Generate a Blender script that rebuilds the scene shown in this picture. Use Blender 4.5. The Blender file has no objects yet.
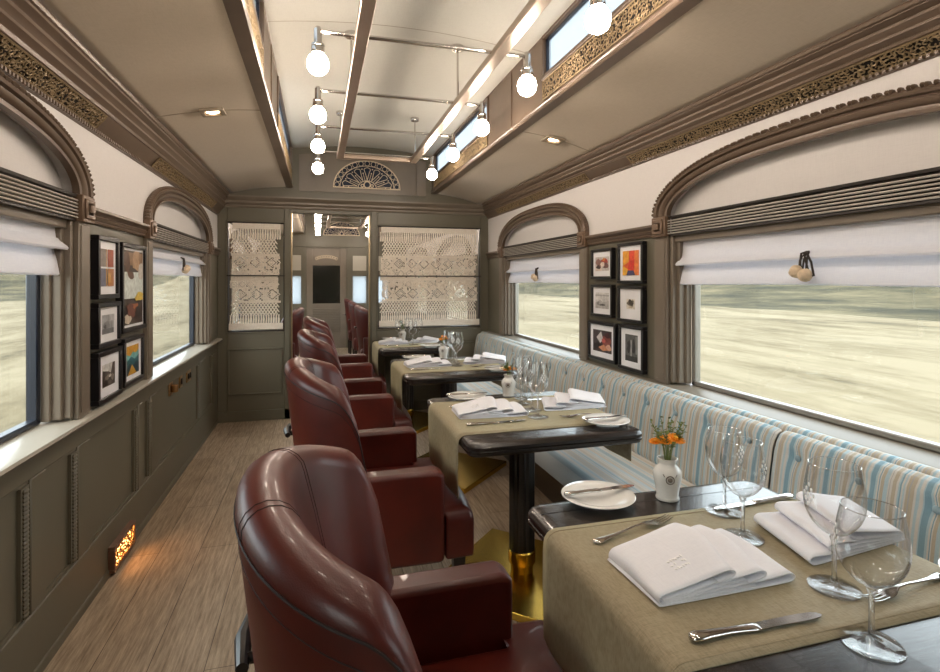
import bpy, bmesh, math, random
from mathutils import Vector, Matrix
PI = math.pi
R = random.Random(7)
SC = bpy.context.scene
COL = SC.collection
sin, cos = math.sin, math.cos

# ------------------------------------------------------------------ helpers
def lin(h):
    h = h.lstrip('#')
    o = []
    for i in (0, 2, 4):
        c = int(h[i:i+2], 16) / 255
        o.append(c / 12.92 if c <= .04045 else ((c + .055) / 1.055) ** 2.4)
    return (o[0], o[1], o[2], 1)

class MB:
    def __init__(s): s.v = []; s.f = []; s.m = []
    def add(s, vs, fs, mi=0):
        n = len(s.v); s.v += [tuple(p) for p in vs]
        s.f += [[i + n for i in q] for q in fs]; s.m += [mi] * len(fs)
        return s
    def box(s, x0, x1, y0, y1, z0, z1, mi=0):
        x0, x1 = min(x0, x1), max(x0, x1); y0, y1 = min(y0, y1), max(y0, y1)
        return s.add([(x0,y0,z0),(x1,y0,z0),(x1,y1,z0),(x0,y1,z0),(x0,y0,z1),(x1,y0,z1),(x1,y1,z1),(x0,y1,z1)],
              [(0,3,2,1),(4,5,6,7),(0,1,5,4),(1,2,6,5),(2,3,7,6),(3,0,4,7)], mi)
    def extr(s, prof, axis, a, b, mi=0, closed=True, n=1):
        """prof 2-D points; axis y: (x,z)  axis x: (y,z)  axis z: (x,y)"""
        k = len(prof); vs = []
        for j in range(n + 1):
            t = a + (b - a) * j / n
            for p, q in prof:
                vs.append({'y': (p, t, q), 'x': (t, p, q), 'z': (p, q, t)}[axis])
        fs = []
        for j in range(n):
            for i in range(k if closed else k - 1):
                i2 = (i + 1) % k
                fs.append((j*k+i, j*k+i2, (j+1)*k+i2, (j+1)*k+i))
        if closed: fs += [tuple(range(k))[::-1], tuple(range(n*k, n*k+k))]
        return s.add(vs, fs, mi)
    def tube(s, pts, r, n=6, closed=False, mi=0):
        pts = [Vector(p) for p in pts]; k = len(pts)
        rr = r if isinstance(r, (list, tuple)) else [r] * k
        vs = []; prev = None
        for i, p in enumerate(pts):
            if closed: t = pts[(i+1) % k] - pts[i-1]
            else: t = pts[min(i+1, k-1)] - pts[max(i-1, 0)]
            if t.length < 1e-9: t = Vector((0, 0, 1))
            t.normalize()
            if prev is None:
                a = Vector((0, 0, 1)) if abs(t.z) < .9 else Vector((1, 0, 0))
                u = t.cross(a).normalized()
            else:
                u = prev - t * prev.dot(t)
                u = u.normalized() if u.length > 1e-6 else t.orthogonal().normalized()
            prev = u; w = t.cross(u)
            for j in range(n):
                q = 2 * PI * j / n
                vs.append(p + (u * cos(q) + w * sin(q)) * rr[i])
        fs = []
        for i in range(k if closed else k - 1):
            i2 = (i + 1) % k
            for j in range(n):
                j2 = (j + 1) % n
                fs.append((i*n+j, i*n+j2, i2*n+j2, i2*n+j))
        if not closed: fs += [tuple(range(n))[::-1], tuple(range((k-1)*n, k*n))]
        return s.add(vs, fs, mi)
    def lathe(s, prof, c=(0, 0, 0), n=24, mi=0, cap0=False, cap1=False, sx=1, sy=1):
        k = len(prof); vs = []
        for i in range(n):
            q = 2 * PI * i / n
            for r, z in prof: vs.append((c[0] + r*cos(q)*sx, c[1] + r*sin(q)*sy, c[2] + z))
        fs = []
        for i in range(n):
            i2 = (i + 1) % n
            for j in range(k - 1): fs.append((i*k+j, i2*k+j, i2*k+j+1, i*k+j+1))
        if cap0: fs.append(tuple(i*k for i in range(n))[::-1])
        if cap1: fs.append(tuple(i*k+k-1 for i in range(n)))
        return s.add(vs, fs, mi)
    def ball(s, c, r, n=12, m=8, sc=(1, 1, 1), mi=0):
        vs = [(c[0], c[1], c[2] - r*sc[2])]
        for j in range(1, m):
            a = -PI/2 + PI*j/m
            for i in range(n):
                q = 2*PI*i/n
                vs.append((c[0]+r*cos(a)*cos(q)*sc[0], c[1]+r*cos(a)*sin(q)*sc[1], c[2]+r*sin(a)*sc[2]))
        vs.append((c[0], c[1], c[2] + r*sc[2])); T = len(vs) - 1
        fs = []
        for i in range(n):
            i2 = (i+1) % n
            fs.append((0, 1+i2, 1+i)); fs.append((T, T-n+i, T-n+i2))
            for j in range(m-2): fs.append((1+j*n+i, 1+j*n+i2, 1+(j+1)*n+i2, 1+(j+1)*n+i))
        return s.add(vs, fs, mi)
    def grid(s, fn, nu, nv, mi=0, cu=False):
        vs = [fn(i/nu, j/nv) for i in range(nu + (0 if cu else 1)) for j in range(nv+1)]
        K = nv + 1; fs = []; N = nu if cu else nu + 1
        for i in range(nu):
            i2 = (i+1) % N
            for j in range(nv): fs.append((i*K+j, i2*K+j, i2*K+j+1, i*K+j+1))
        return s.add(vs, fs, mi)
    def rings(s, rings, cap=True, mi=0):
        k = len(rings[0]); vs = [p for r in rings for p in r]; fs = []
        for i in range(len(rings)-1):
            for j in range(k):
                j2 = (j+1) % k
                fs.append((i*k+j, i*k+j2, (i+1)*k+j2, (i+1)*k+j))
        if cap: fs += [tuple(range(k))[::-1], tuple(range((len(rings)-1)*k, len(rings)*k))]
        return s.add(vs, fs, mi)
    def move(s, dx=0, dy=0, dz=0, rz=0):
        c, n = cos(rz), sin(rz)
        s.v = [(x*c - y*n + dx, x*n + y*c + dy, z + dz) for x, y, z in s.v]; return s
    def build(s, name, mat, parent=None, loc=None, bevel=0, seg=2, sub=0, solid=0, ang=35, flat=False, recalc=True):
        me = bpy.data.meshes.new(name)
        me.from_pydata(s.v, [], s.f)
        for m in (mat if isinstance(mat, (list, tuple)) else [mat]): me.materials.append(m)
        if any(s.m): me.polygons.foreach_set('material_index', s.m)
        if recalc:
            b = bmesh.new(); b.from_mesh(me); bmesh.ops.recalc_face_normals(b, faces=b.faces); b.to_mesh(me); b.free()
        if not flat:
            me.polygons.foreach_set('use_smooth', [True]*len(me.polygons))
            me.set_sharp_from_angle(angle=math.radians(ang))
        me.update()
        o = bpy.data.objects.new(name, me); COL.objects.link(o)
        if loc: o.location = loc
        if parent: o.parent = parent
        if solid:
            m = o.modifiers.new('s', 'SOLIDIFY'); m.thickness = solid; m.offset = 0
        if bevel:
            m = o.modifiers.new('b', 'BEVEL'); m.width = bevel; m.segments = seg; m.limit_method = 'ANGLE'; m.angle_limit = .6
            m.harden_normals = False
        if sub:
            m = o.modifiers.new('u', 'SUBSURF'); m.levels = sub; m.render_levels = sub
        return o

def thing(name, label, cat, loc=(0, 0, 0), rz=0, group=None):
    o = bpy.data.objects.new(name, None); COL.objects.link(o)
    o.empty_display_size = .1
    o.location = loc; o.rotation_euler = (0, 0, rz)
    return tag(o, label, cat, group)
def tag(o, label, cat, group=None):
    o['label'] = label; o['category'] = cat
    if group: o['group'] = group
    return o
def struct(o, label=None):
    o['kind'] = 'structure'
    if label: o['label'] = label
    return o
def dup(root, loc, rz=0, label=None, group=None):
    r = root.copy(); COL.objects.link(r); r.location = loc; r.rotation_euler = (0, 0, rz)
    if label: r['label'] = label
    if group: r['group'] = group
    for ch in list(root.children):
        c = ch.copy(); COL.objects.link(c); c.parent = r
        for g in list(ch.children):
            d = g.copy(); COL.objects.link(d); d.parent = c
    return r

# ------------------------------------------------------------------ materials
def newmat(name):
    m = bpy.data.materials.new(name); m.use_nodes = True
    nt = m.node_tree; nt.nodes.clear()
    out = nt.nodes.new('ShaderNodeOutputMaterial')
    return m, nt, out
def N(nt, t, **kw):
    n = nt.nodes.new('ShaderNode' + t)
    for k, v in kw.items():
        if k in n.inputs: n.inputs[k].default_value = v
        else: setattr(n, k, v)
    return n
def coords(nt, scale=(1, 1, 1), rot=(0, 0, 0), kind='Object'):
    c = N(nt, 'TexCoord'); m = N(nt, 'Mapping'); m.inputs['Scale'].default_value = scale; m.inputs['Rotation'].default_value = rot
    nt.links.new(c.outputs[kind], m.inputs['Vector']); return m.outputs['Vector']
def ramp(nt, fac, stops, interp='LINEAR'):
    r = N(nt, 'ValToRGB'); r.color_ramp.interpolation = interp
    e = r.color_ramp.elements
    while len(e) > 1: e.remove(e[-1])
    e[0].position = stops[0][0]; e[0].color = stops[0][1]
    for p, c in stops[1:]:
        q = e.new(p); q.color = c
    nt.links.new(fac, r.inputs['Fac']); return r.outputs['Color']
def noise(nt, vec, scale, detail=4, rough=.5):
    n = N(nt, 'TexNoise'); n.inputs['Scale'].default_value = scale; n.inputs['Detail'].default_value = detail; n.inputs['Roughness'].default_value = rough
    if vec is not None: nt.links.new(vec, n.inputs['Vector'])
    return n.outputs['Fac']
def bump(nt, h, strength, dist=.002):
    b = N(nt, 'Bump'); b.inputs['Strength'].default_value = strength; b.inputs['Distance'].default_value = dist
    nt.links.new(h, b.inputs['Height']); return b.outputs['Normal']
def bsdf(nt, out, color=None, rough=.5, metal=0, spec=.5, coat=0, sheen=0):
    p = N(nt, 'BsdfPrincipled')
    if color is not None:
        if isinstance(color, (tuple, list)): p.inputs['Base Color'].default_value = color
        else: nt.links.new(color, p.inputs['Base Color'])
    p.inputs['Roughness'].default_value = rough; p.inputs['Metallic'].default_value = metal
    p.inputs['Specular IOR Level'].default_value = spec; p.inputs['Coat Weight'].default_value = coat
    p.inputs['Sheen Weight'].default_value = sheen
    nt.links.new(p.outputs[0], out.inputs['Surface']); return p
def plain(name, hexc, rough=.5, metal=0, spec=.5, var=.06, vscale=6, bs=0, bscale=200, coat=0, sheen=0, stretch=(1, 1, 1)):
    m, nt, out = newmat(name); c = lin(hexc)
    v = coords(nt, stretch)
    f = noise(nt, v, vscale, 3)
    a = tuple(max(0, x*(1-var)) for x in c[:3]) + (1,); b = tuple(min(1, x*(1+var)) for x in c[:3]) + (1,)
    col = ramp(nt, f, [(.3, a), (.7, b)])
    p = bsdf(nt, out, col, rough, metal, spec, coat, sheen)
    if bs: nt.links.new(bump(nt, noise(nt, v, bscale, 2), bs), p.inputs['Normal'])
    return m
def woven(name, hexc, hex2, rough=.85, s=900, dirs=(1, 1), bs=.4, trans=0, ax=(0, 1)):
    """cloth: two crossing sets of slubby threads"""
    m, nt, out = newmat(name)
    hi, lo = s*.25, s*.02
    sc1 = [lo]*3; sc2 = [lo]*3
    sc1[ax[0]] = hi*dirs[0]; sc2[ax[1]] = hi*dirs[1]
    n1 = noise(nt, coords(nt, sc1), 1, 3); n2 = noise(nt, coords(nt, sc2), 1, 3)
    ad = N(nt, 'Math', operation='ADD'); nt.links.new(n1, ad.inputs[0]); nt.links.new(n2, ad.inputs[1])
    mr = N(nt, 'MapRange'); mr.inputs[1].default_value = .6; mr.inputs[2].default_value = 1.4; nt.links.new(ad.outputs[0], mr.inputs[0])
    col = ramp(nt, mr.outputs[0], [(.2, lin(hex2)), (.7, lin(hexc))])
    p = bsdf(nt, out, col, rough, 0, .2, 0, .1)
    if bs: nt.links.new(bump(nt, ad.outputs[0], bs, .0008), p.inputs['Normal'])
    if trans:
        t = N(nt, 'BsdfTranslucent'); nt.links.new(col, t.inputs[0]); mx = N(nt, 'MixShader'); mx.inputs[0].default_value = trans
        nt.links.new(p.outputs[0], mx.inputs[1]); nt.links.new(t.outputs[0], mx.inputs[2]); nt.links.new(mx.outputs[0], out.inputs['Surface'])
    return m
def wood(name, c1, c2, rough, axis_scale, gscale=3, bs=.3, spec=.5, coat=0):
    m, nt, out = newmat(name)
    v = coords(nt, axis_scale)
    f = noise(nt, v, gscale, 8, .65)
    col = ramp(nt, f, [(.35, lin(c1)), (.65, lin(c2))])
    p = bsdf(nt, out, col, rough, 0, spec, coat)
    nt.links.new(bump(nt, f, bs, .002), p.inputs['Normal'])
    return m
def emis(name, hexc, strength):
    m, nt, out = newmat(name); e = N(nt, 'Emission'); e.inputs[0].default_value = lin(hexc); e.inputs[1].default_value = strength
    nt.links.new(e.outputs[0], out.inputs['Surface']); return m
def thin_glass(name, tint='#ffffff', lo=.04, hi=.85, pw=3, rough=0.0):
    m, nt, out = newmat(name)
    lw = N(nt, 'LayerWeight'); lw.inputs['Blend'].default_value = .5
    po = N(nt, 'Math', operation='POWER'); po.inputs[1].default_value = pw; nt.links.new(lw.outputs['Facing'], po.inputs[0])
    mr = N(nt, 'MapRange'); mr.inputs[3].default_value = lo; mr.inputs[4].default_value = hi; nt.links.new(po.outputs[0], mr.inputs[0])
    t = N(nt, 'BsdfTransparent'); t.inputs[0].default_value = lin(tint)
    g = N(nt, 'BsdfGlossy'); g.inputs['Roughness'].default_value = rough
    mx = N(nt, 'MixShader'); nt.links.new(mr.outputs[0], mx.inputs[0]); nt.links.new(t.outputs[0], mx.inputs[1]); nt.links.new(g.outputs[0], mx.inputs[2])
    nt.links.new(mx.outputs[0], out.inputs['Surface']); return m

M = {}
M['paint'] = plain('taupe_paint', '#656051', .42, var=.04, vscale=3, bs=.05, bscale=90)
M['bronze'] = plain('bronze_brown_paint', '#6b5a4c', .35, metal=.12, var=.07, vscale=12)
M['copper'] = plain('copper_brown_paint', '#7a5a47', .33, metal=.25, var=.1, vscale=14)
M['taupe_mould'] = plain('taupe_moulding_paint', '#776c5f', .38, var=.05, vscale=8)
M['filigree'] = plain('gilt_filigree', '#8f7b5d', .45, metal=.4, var=.15, vscale=30)
M['fili_back'] = plain('dark_grille_backing', '#1d1813', .8)
M['linen'] = woven('linen_wall_cloth', '#dedad8', '#d9d5d3', .9, 1600, (1, 1), .06, ax=(1, 2))
M['ceil'] = woven('ceiling_cloth', '#c3b5a2', '#bcae9b', .85, 1500, (1, 1), .08)
M['ceil_up'] = woven('pale_ceiling_cloth', '#dcdad1', '#d6d4cb', .85, 1500, (1, 1), .05)
M['seam'] = plain('ceiling_seam_strip', '#9c8f7c', .6)
M['darkband'] = plain('dark_brown_band', '#2c2622', .4)
M['slat'] = plain('pale_metal_slat', '#c6c0b8', .3, metal=.2)
M['rosette'] = plain('light_bronze_rosette', '#77614f', .36, metal=.2)
M['sill_r'] = plain('sill_paint_shaded', '#7b7468', .4, var=.03)  # right sill: same paint as the left, duller light put into its darker colour
M['sill'] = plain('sill_paint_lit', '#b9b4a8', .22, var=.03)  # left sill: bright window light put into its paler colour
M['darkframe'] = plain('blue_black_window_gasket', '#1b2230', .35)
M['alum'] = plain('grey_window_frame', '#8f8b84', .35, metal=.3)
M['blind'] = woven('white_blind_cloth', '#eeeef2', '#e8e8ee', .9, 1600, (1, 1), .05, trans=.30, ax=(1, 2))
M['cord'] = plain('brown_cord', '#3a332e', .8, bs=.6, bscale=500)
M['pompon'] = plain('cream_wool', '#e2cdb2', .95, var=.12, vscale=60, bs=1, bscale=160)
M['black'] = plain('black_frame_lacquer', '#17161a', .3, spec=.5)
M['frame_face'] = plain('charcoal_frame_face', '#2b2a30', .3)
M['mat'] = plain('white_picture_mount', '#efeff2', .5)
M['leather'] = None
M['brass'] = plain('polished_brass', '#d8b04c', .24, metal=1, var=.05, vscale=20)
M['brass_d'] = plain('aged_brass', '#a8845a', .35, metal=.9, var=.15, vscale=40)
M['steel'] = plain('polished_steel', '#cfcac4', .16, metal=1, var=.03)
M['nickel'] = plain('brushed_nickel_bar', '#c6b4a4', .3, metal=1, var=.06, vscale=8)
M['jamb'] = plain('satin_bronze_jamb', '#a99678', .3, metal=.9)
M['silver'] = plain('silver_cutlery', '#cfccc8', .12, metal=1, var=.04)
M['china'] = plain('white_china', '#ecebe6', .1, coat=.5, var=.01)
M['vase'] = plain('glazed_white_ceramic', '#dcd8d0', .25, coat=.3, var=.04, vscale=20)
M['emblem'] = plain('bronze_crest_paint', '#75685c', .4, metal=.3)
M['napkin'] = woven('white_napkin_linen', '#eeeef3', '#e8e8ee', .85, 2400, (1, 1), .06)
M['thread'] = plain('white_embroidery_thread', '#ffffff', .35, coat=.3)
M['tabletop'] = wood('ebonised_oak', '#0f0c0b', '#2c2420', .26, (2, 22, 22), 6, .35, .5, .25)
M['column'] = wood('ebonised_oak_post', '#0d0b0a', '#2a2320', .28, (24, 24, 1.5), 5, .4, .5, .2)
M['plinth'] = plain('brown_bench_plinth', '#544a3e', .5)
M['darkwood'] = plain('dark_stained_wood', '#1a110d', .35)
M['stitch'] = plain('dark_brown_stitching', '#1d0a08', .6)
M['bulb'] = emis('lit_opal_bulb', '#ffedda', 74)
M['spot'] = emis('lit_downlight', '#ffd9ae', 9)
M['ventglow'] = emis('lit_floor_lamp', '#ffb065', 14)
M['navy'] = plain('navy_fanlight_glass', '#1b2436', .12, var=.1)
M['cream'] = plain('cream_fretwork', '#dccbb2', .5)
M['macrame'] = woven('cream_macrame_cotton', '#fbf4ea', '#efe5d8', .95, 900, (1, 1), .3, trans=.08, ax=(0, 2))
M['leaf'] = plain('green_leaf', '#5d6b2c', .55, var=.3, vscale=60)
M['stem'] = plain('green_stem', '#6d7a3a', .6)
M['petal'] = plain('orange_petal', '#f09c1c', .6, var=.15, vscale=90)
M['petal2'] = plain('yellow_petal', '#efc145', .6, var=.15, vscale=90)
M['petal3'] = plain('white_petal', '#efe9d8', .6)
M['glass'] = thin_glass('clear_wine_glass', '#fdfdfd', .025, .8, 2.6)
M['pane'] = thin_glass('window_pane', '#f4f8f6', .03, .5, 4)
M['etch'] = plain('frosted_etching', '#ffffff', .5)
M['darkpane'] = plain('dark_door_glass', '#20211d', .08, spec=.7)
M['stone'] = plain('pale_inlay', '#57504a', .3)

def leather():
    m, nt, out = newmat('oxblood_leather'); v = coords(nt)
    f = noise(nt, v, 4, 5, .6)
    col = ramp(nt, f, [(.3, lin('#3b0e07')), (.7, lin('#5a190c'))])
    p = bsdf(nt, out, col, .40, 0, .5, .08)
    vo = N(nt, 'TexVoronoi'); vo.inputs['Scale'].default_value = 420; nt.links.new(v, vo.inputs['Vector'])
    b = bump(nt, vo.outputs['Distance'], .12, .001)
    nt.links.new(b, p.inputs['Normal']); return m
M['leather'] = leather()

def floor_mat():
    m, nt, out = newmat('limed_oak_floor')
    v = coords(nt, (1, 1, 1), (0, 0, PI/2))
    br = N(nt, 'TexBrick'); nt.links.new(v, br.inputs['Vector'])
    br.offset = .37; br.inputs['Scale'].default_value = 1; br.inputs['Brick Width'].default_value = 1.5; br.inputs['Row Height'].default_value = .19
    br.inputs['Mortar Size'].default_value = .0018; br.inputs['Mortar Smooth'].default_value = .3; br.inputs['Bias'].default_value = 0
    br.inputs['Color1'].default_value = lin('#b8a792'); br.inputs['Color2'].default_value = lin('#a8967f'); br.inputs['Mortar'].default_value = lin('#66574a')
    g = coords(nt, (24, 1.5, 1)); gn = noise(nt, g, 3.4, 10, .74)
    gr = ramp(nt, gn, [(.34, (.40, .35, .31, 1)), (.50, (.90, .87, .84, 1)), (.62, (1.25, 1.24, 1.22, 1)), (.72, (1.5, 1.5, 1.5, 1))])
    mx = N(nt, 'MixRGB', blend_type='MULTIPLY'); mx.inputs[0].default_value = .85
    nt.links.new(br.outputs['Color'], mx.inputs[1]); nt.links.new(gr, mx.inputs[2])
    p = bsdf(nt, out, mx.outputs[0], .5, 0, .4)
    nt.links.new(bump(nt, gn, .3, .002), p.inputs['Normal']); return m
M['floor'] = floor_mat()

def stripes(name, axis, period=.15, pal=('#7f9fae', '#a9bfc8', '#b3a997', '#a5a5a4', '#c9c6bf')):
    m, nt, out = newmat(name); v = coords(nt)
    sx = N(nt, 'SeparateXYZ'); nt.links.new(v, sx.inputs[0])
    d = N(nt, 'Math', operation='DIVIDE'); d.inputs[1].default_value = period; nt.links.new(sx.outputs[axis], d.inputs[0])
    fr = N(nt, 'Math', operation='FRACT'); nt.links.new(d.outputs[0], fr.inputs[0])
    B, LB, T, G, W = (lin(h) for h in pal)
    st = [(0, B), (.07, LB), (.09, W), (.15, LB), (.20, W), (.24, T), (.31, G), (.335, T), (.38, W), (.41, LB), (.44, W), (.47, B), (.50, LB), (.53, W), (.57, T), (.64, W), (.68, G), (.695, W), (.72, LB), (.80, T), (.86, W), (.88, B), (.90, W), (.93, LB), (.97, B)]
    col = ramp(nt, fr.outputs[0], st, 'CONSTANT')
    nz = noise(nt, coords(nt, (300, 300, 300)), 2, 2)
    rm = ramp(nt, nz, [(.3, (.86, .86, .86, 1)), (.7, (1.05, 1.05, 1.05, 1))])
    mx = N(nt, 'MixRGB', blend_type='MULTIPLY'); mx.inputs[0].default_value = 1
    nt.links.new(col, mx.inputs[1]); nt.links.new(rm, mx.inputs[2])
    p = bsdf(nt, out, mx.outputs[0], .8, 0, .25, 0, .15)
    nt.links.new(bump(nt, nz, .25, .001), p.inputs['Normal']); return m
M['stripe_y'] = stripes('striped_ticking_upright', 1)
M['stripe_x'] = stripes('striped_ticking_lengthwise', 0, .23, ('#b3c9d2', '#cfdbe0', '#d8d2c8', '#d0d0ce', '#e2e0db'))  # seat ticking paler than the back: light bleaching the seat is in the palette
M['runner'] = woven('olive_gold_runner', '#a0937a', '#8b7e64', .6, 2600, (.6, 1), .5)
_p = [n for n in M['runner'].node_tree.nodes if n.type == 'BSDF_PRINCIPLED'][0]
_p.inputs['Sheen Weight'].default_value = .55; _p.inputs['Sheen Roughness'].default_value = .45; _p.inputs['Sheen Tint'].default_value = lin('#c9c7a0')

def field_mat():
    m, nt, out = newmat('dry_grass_plain')
    v = coords(nt, (1, .28, 1))
    a = noise(nt, v, .35, 6, .62); b = noise(nt, v, 2.6, 6, .7)
    mx = N(nt, 'Math', operation='MULTIPLY_ADD'); nt.links.new(b, mx.inputs[0]); mx.inputs[1].default_value = .45; nt.links.new(a, mx.inputs[2])
    col = ramp(nt, mx.outputs[0], [(.44, lin('#2f2d24')), (.54, lin('#4f4737')), (.64, lin('#675d49')), (.82, lin('#7b715d'))])
    bsdf(nt, out, col, .95, 0, .1); return m
def hill_mat():
    m, nt, out = newmat('scrubby_hillside')
    v = coords(nt, (1, .45, 1))
    a = noise(nt, v, .22, 9, .72)
    col = ramp(nt, a, [(.36, lin('#2a2a21')), (.5, lin('#464130')), (.66, lin('#645b46'))])
    bsdf(nt, out, col, .95, 0, .1); return m
M['field'] = field_mat(); M['hill'] = hill_mat()

# ------------------------------------------------------------------ dimensions
XL, XR = -.92, 1.78
XC = .455
Y0, Y1 = -2.3, 5.6
Y2 = 11.2
def W(side, u): return XL + u if side == 'left' else XR - u
YC = [-.975, 1.635, 4.255, 7.2, 9.8]
HW = .81
SP, ARO, ARI = 1.69, .268, .186
def arch(hw, rise, t, n=2.5):
    t = max(-1, min(1, t)); return SP + rise * max(0, 1 - abs(t)**n) ** (1/2.1)
def arch_pts(yc, hw, rise, k=40):
    pts = []
    for i in range(k+1):
        a = PI * i / k; t = -cos(a); pts.append((yc + hw*t, arch(hw, rise, t)))
    return pts

# ------------------------------------------------------------------ filigree
def filigree(w, h, seed, cell=.024, r=.0026):
    """scroll fretwork in a w x h rectangle of the local (a,b) plane; returns list of polylines"""
    rr = random.Random(seed); lines = []
    nx = max(1, int(w/cell)); ny = max(1, int(round(h/cell)))
    for i in range(nx):
        for j in range(ny):
            cx = (i+.5+rr.uniform(-.25, .25))*w/nx; cy = (j+.5+rr.uniform(-.2, .2))*h/ny
            a0 = rr.uniform(0, 2*PI); sg = rr.choice((-1, 1)); R0 = cell*rr.uniform(.55, .8)
            pts = []
            for k in range(9):
                q = k/8; rad = R0*(1 - .72*q); an = a0 + sg*q*1.5*PI
                x = cx + rad*cos(an); y = cy + rad*sin(an)
                pts.append((min(w, max(0, x)), min(h, max(0, y))))
            lines.append(pts)
    return lines
def fili_mb(w, h, seed, place, cell=.024, r=.0026):
    mb = MB()
    for l in filigree(w, h, seed, cell, r): mb.tube([place(a, b) for a, b in l], r, 4)
    for e in ([(0, 0), (w, 0)], [(0, h), (w, h)], [(0, 0), (0, h)], [(w, 0), (w, h)]):
        mb.tube([place(*p) for p in e], .004, 4)
    return mb

# ------------------------------------------------------------------ side walls
trim_n = [0]
def trim_name():
    trim_n[0] += 1; return 'trim_%d' % trim_n[0]
win_n = [0]
def side_wall(side):
    X = lambda u: W(side, u)
    root = None
    piers = []; e = Y0
    for c in YC:
        piers.append((e, c - HW)); e = c + HW
    piers.append((e, Y2))
    mb = MB()
    mb.box(X(-.12), X(-.016), Y0, Y2, -.02, .79)              # backing of the wainscot
    for a, b in piers: mb.box(X(-.12), X(0), a, b, .79, 1.60)
    mb.box(X(-.14), X(-.06), Y0, Y2, 1.585, 2.42)             # backing above the windows
    # wainscot stiles and rails (panels stay recessed)
    panels = []
    if side == 'left':
        for s in (-2.62, 0, 2.62):
            panels += [(c0 + s, c1 + s) for c0, c1 in ((1.02, 2.13), (2.24, 2.50), (2.62, 3.25), (3.34, 3.48))]
        panels = [p for p in panels if p[0] > Y0+.05 and p[1] < 3.55]
        panels += [(3.60, 4.80), (4.93, 5.38)]
    else: panels = [(-2.1, 0), (.2, 2.4), (2.6, 4.4), (4.6, 5.5)]
    panels += [(6.0, 7.4), (7.6, 9.0), (9.2, 10.9)]
    panels.sort()
    mb.box(X(-.016), X(0), Y0, Y2, 0, .235); mb.box(X(-.016), X(0), Y0, Y2, .69, .79)
    e = Y0
    for a, b in panels + [(Y2, Y2)]:
        if a > e: mb.box(X(-.016), X(0), e, a, .235, .69)
        e = b
    w = struct(mb.build('wall_' + side, M['paint'], bevel=.004, seg=1))
    # rope strips and quirk beads in the panels
    rp = MB()
    if side == 'left':
        for a, b in panels:
            if a > 5.6: continue
            y = b - .03
            rp.box(X(-.016), X(-.004), b-.055, b-.004, .25, .675)
            z = .255
            while z < .67:
                rp.ball((X(-.004), y, z), .02, 6, 4, (.55, 1, .55)); z += .014
            rp.box(X(-.016), X(-.010), a + .004, a + .016, .24, .685)
            rp.box(X(-.016), X(-.008), a, b, .236, .248); rp.box(X(-.016), X(-.008), a, b, .677, .689)
        rp.build('rope_moulding', M['paint'], w)
    # baseboard
    bb = MB(); bb.extr([(X(0), 0), (X(.006), 0), (X(.006), .03), (X(.003), .036), (X(0), .038)], 'y', Y0, Y1)
    struct(bb.build('baseboard_' + side, M['paint']))
    # linen lining with arched openings
    lb = MB()
    TOP = 2.03; e = Y0
    for c in YC:
        hw = HW + .03
        lb.box(X(-.06), X(0), e, c - hw, 1.60, TOP)
        pts = arch_pts(c, hw, ARI + .03)
        for (ya, za), (yb, zb) in zip(pts[:-1], pts[1:]):
            lb.add([(X(0), ya, za), (X(0), yb, zb), (X(0), yb, TOP), (X(0), ya, TOP)], [(0, 1, 2, 3)])
            lb.add([(X(0), ya, za), (X(0), yb, zb), (X(-.045), yb, zb), (X(-.045), ya, za)], [(0, 1, 2, 3)])
        lb.add([(X(-.045), c-hw, 1.6), (X(-.045), c+hw, 1.6), (X(-.045), c+hw, 2.0), (X(-.045), c-hw, 2.0)], [(0, 1, 2, 3)])
        e = c + hw
    lb.box(X(-.06), X(0), e, Y2, 1.60, TOP)
    lb.build('linen_lining', M['linen'], w)
    # arch mouldings, bands, rosettes, pilasters
    prof = [(0, 0), (0, .026), (.14, .028), (.18, .014), (.30, .014), (.34, .022), (.44, .030), (.56, .032), (.62, .022), (.70, .020), (.74, .034), (.86, .038), (.92, .030), (1, .026), (1, 0)]
    am = MB(); bd = MB(); slat = MB(); band = MB(); ros = MB(); pil = MB(); rail = MB()
    for c in YC:
        K = 48
        pi_ = arch_pts(c, HW, ARI, K); po_ = arch_pts(c, HW + .115, ARO, K)
        am.grid(lambda a, b: (lambda i, j: (X(prof[j][1]), pi_[i][0] + (po_[i][0]-pi_[i][0])*prof[j][0], pi_[i][1] + (po_[i][1]-pi_[i][1])*prof[j][0]))(int(round(a*K)), int(round(b*(len(prof)-1)))), K, len(prof)-1)
        if c < 5.6:
            L = 0; nxt = 0; q = arch_pts(c, HW + .118, ARO + .003, 200)
            for p0, p1 in zip(q[:-1], q[1:]):
                L += math.hypot(p1[0]-p0[0], p1[1]-p0[1])
                if L >= nxt:
                    bd.ball((X(.022), p1[0], p1[1]), .011, 6, 4, (1.5, .7, .9)); nxt += .021
        # slatted ventilator band
        band.extr([(X(-.05), 1.584), (X(.012), 1.584), (X(.012), 1.592), (X(-.004), 1.594), (X(-.004), 1.676), (X(.014), 1.678), (X(.016), 1.688), (X(-.05), 1.688)], 'y', c - HW, c + HW)
        for k in range(6):
            zc = 1.5985 + k*.0132
            slat.extr([(X(-.006), zc - .001), (X(.018), zc - .004), (X(.021), zc - .001), (X(.019), zc + .0025), (X(-.006), zc + .004)], 'y', c - HW, c + HW)
        for s in (-1, 1):
            y = c + s*(HW + .06)
            ros.box(X(0), X(.036), y-.058, y+.058, 1.583, 1.69)
            ros.box(X(.036), X(.044), y-.043, y+.043, 1.597, 1.676)
            ros.box(X(.044), X(.038), y-.03, y+.03, 1.61, 1.663)
            ros.box(X(.036), X(.052), y-.02, y+.02, 1.62, 1.653)
            pil.box(X(0), X(.020), y-.055, y+.055, .81, 1.583)
            pil.box(X(.020), X(.024), y-.038, y+.038, .83, 1.57)
    am.build('arch_moulding', M['bronze'], w); bd.build('arch_beading', M['bronze'], w)
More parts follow.
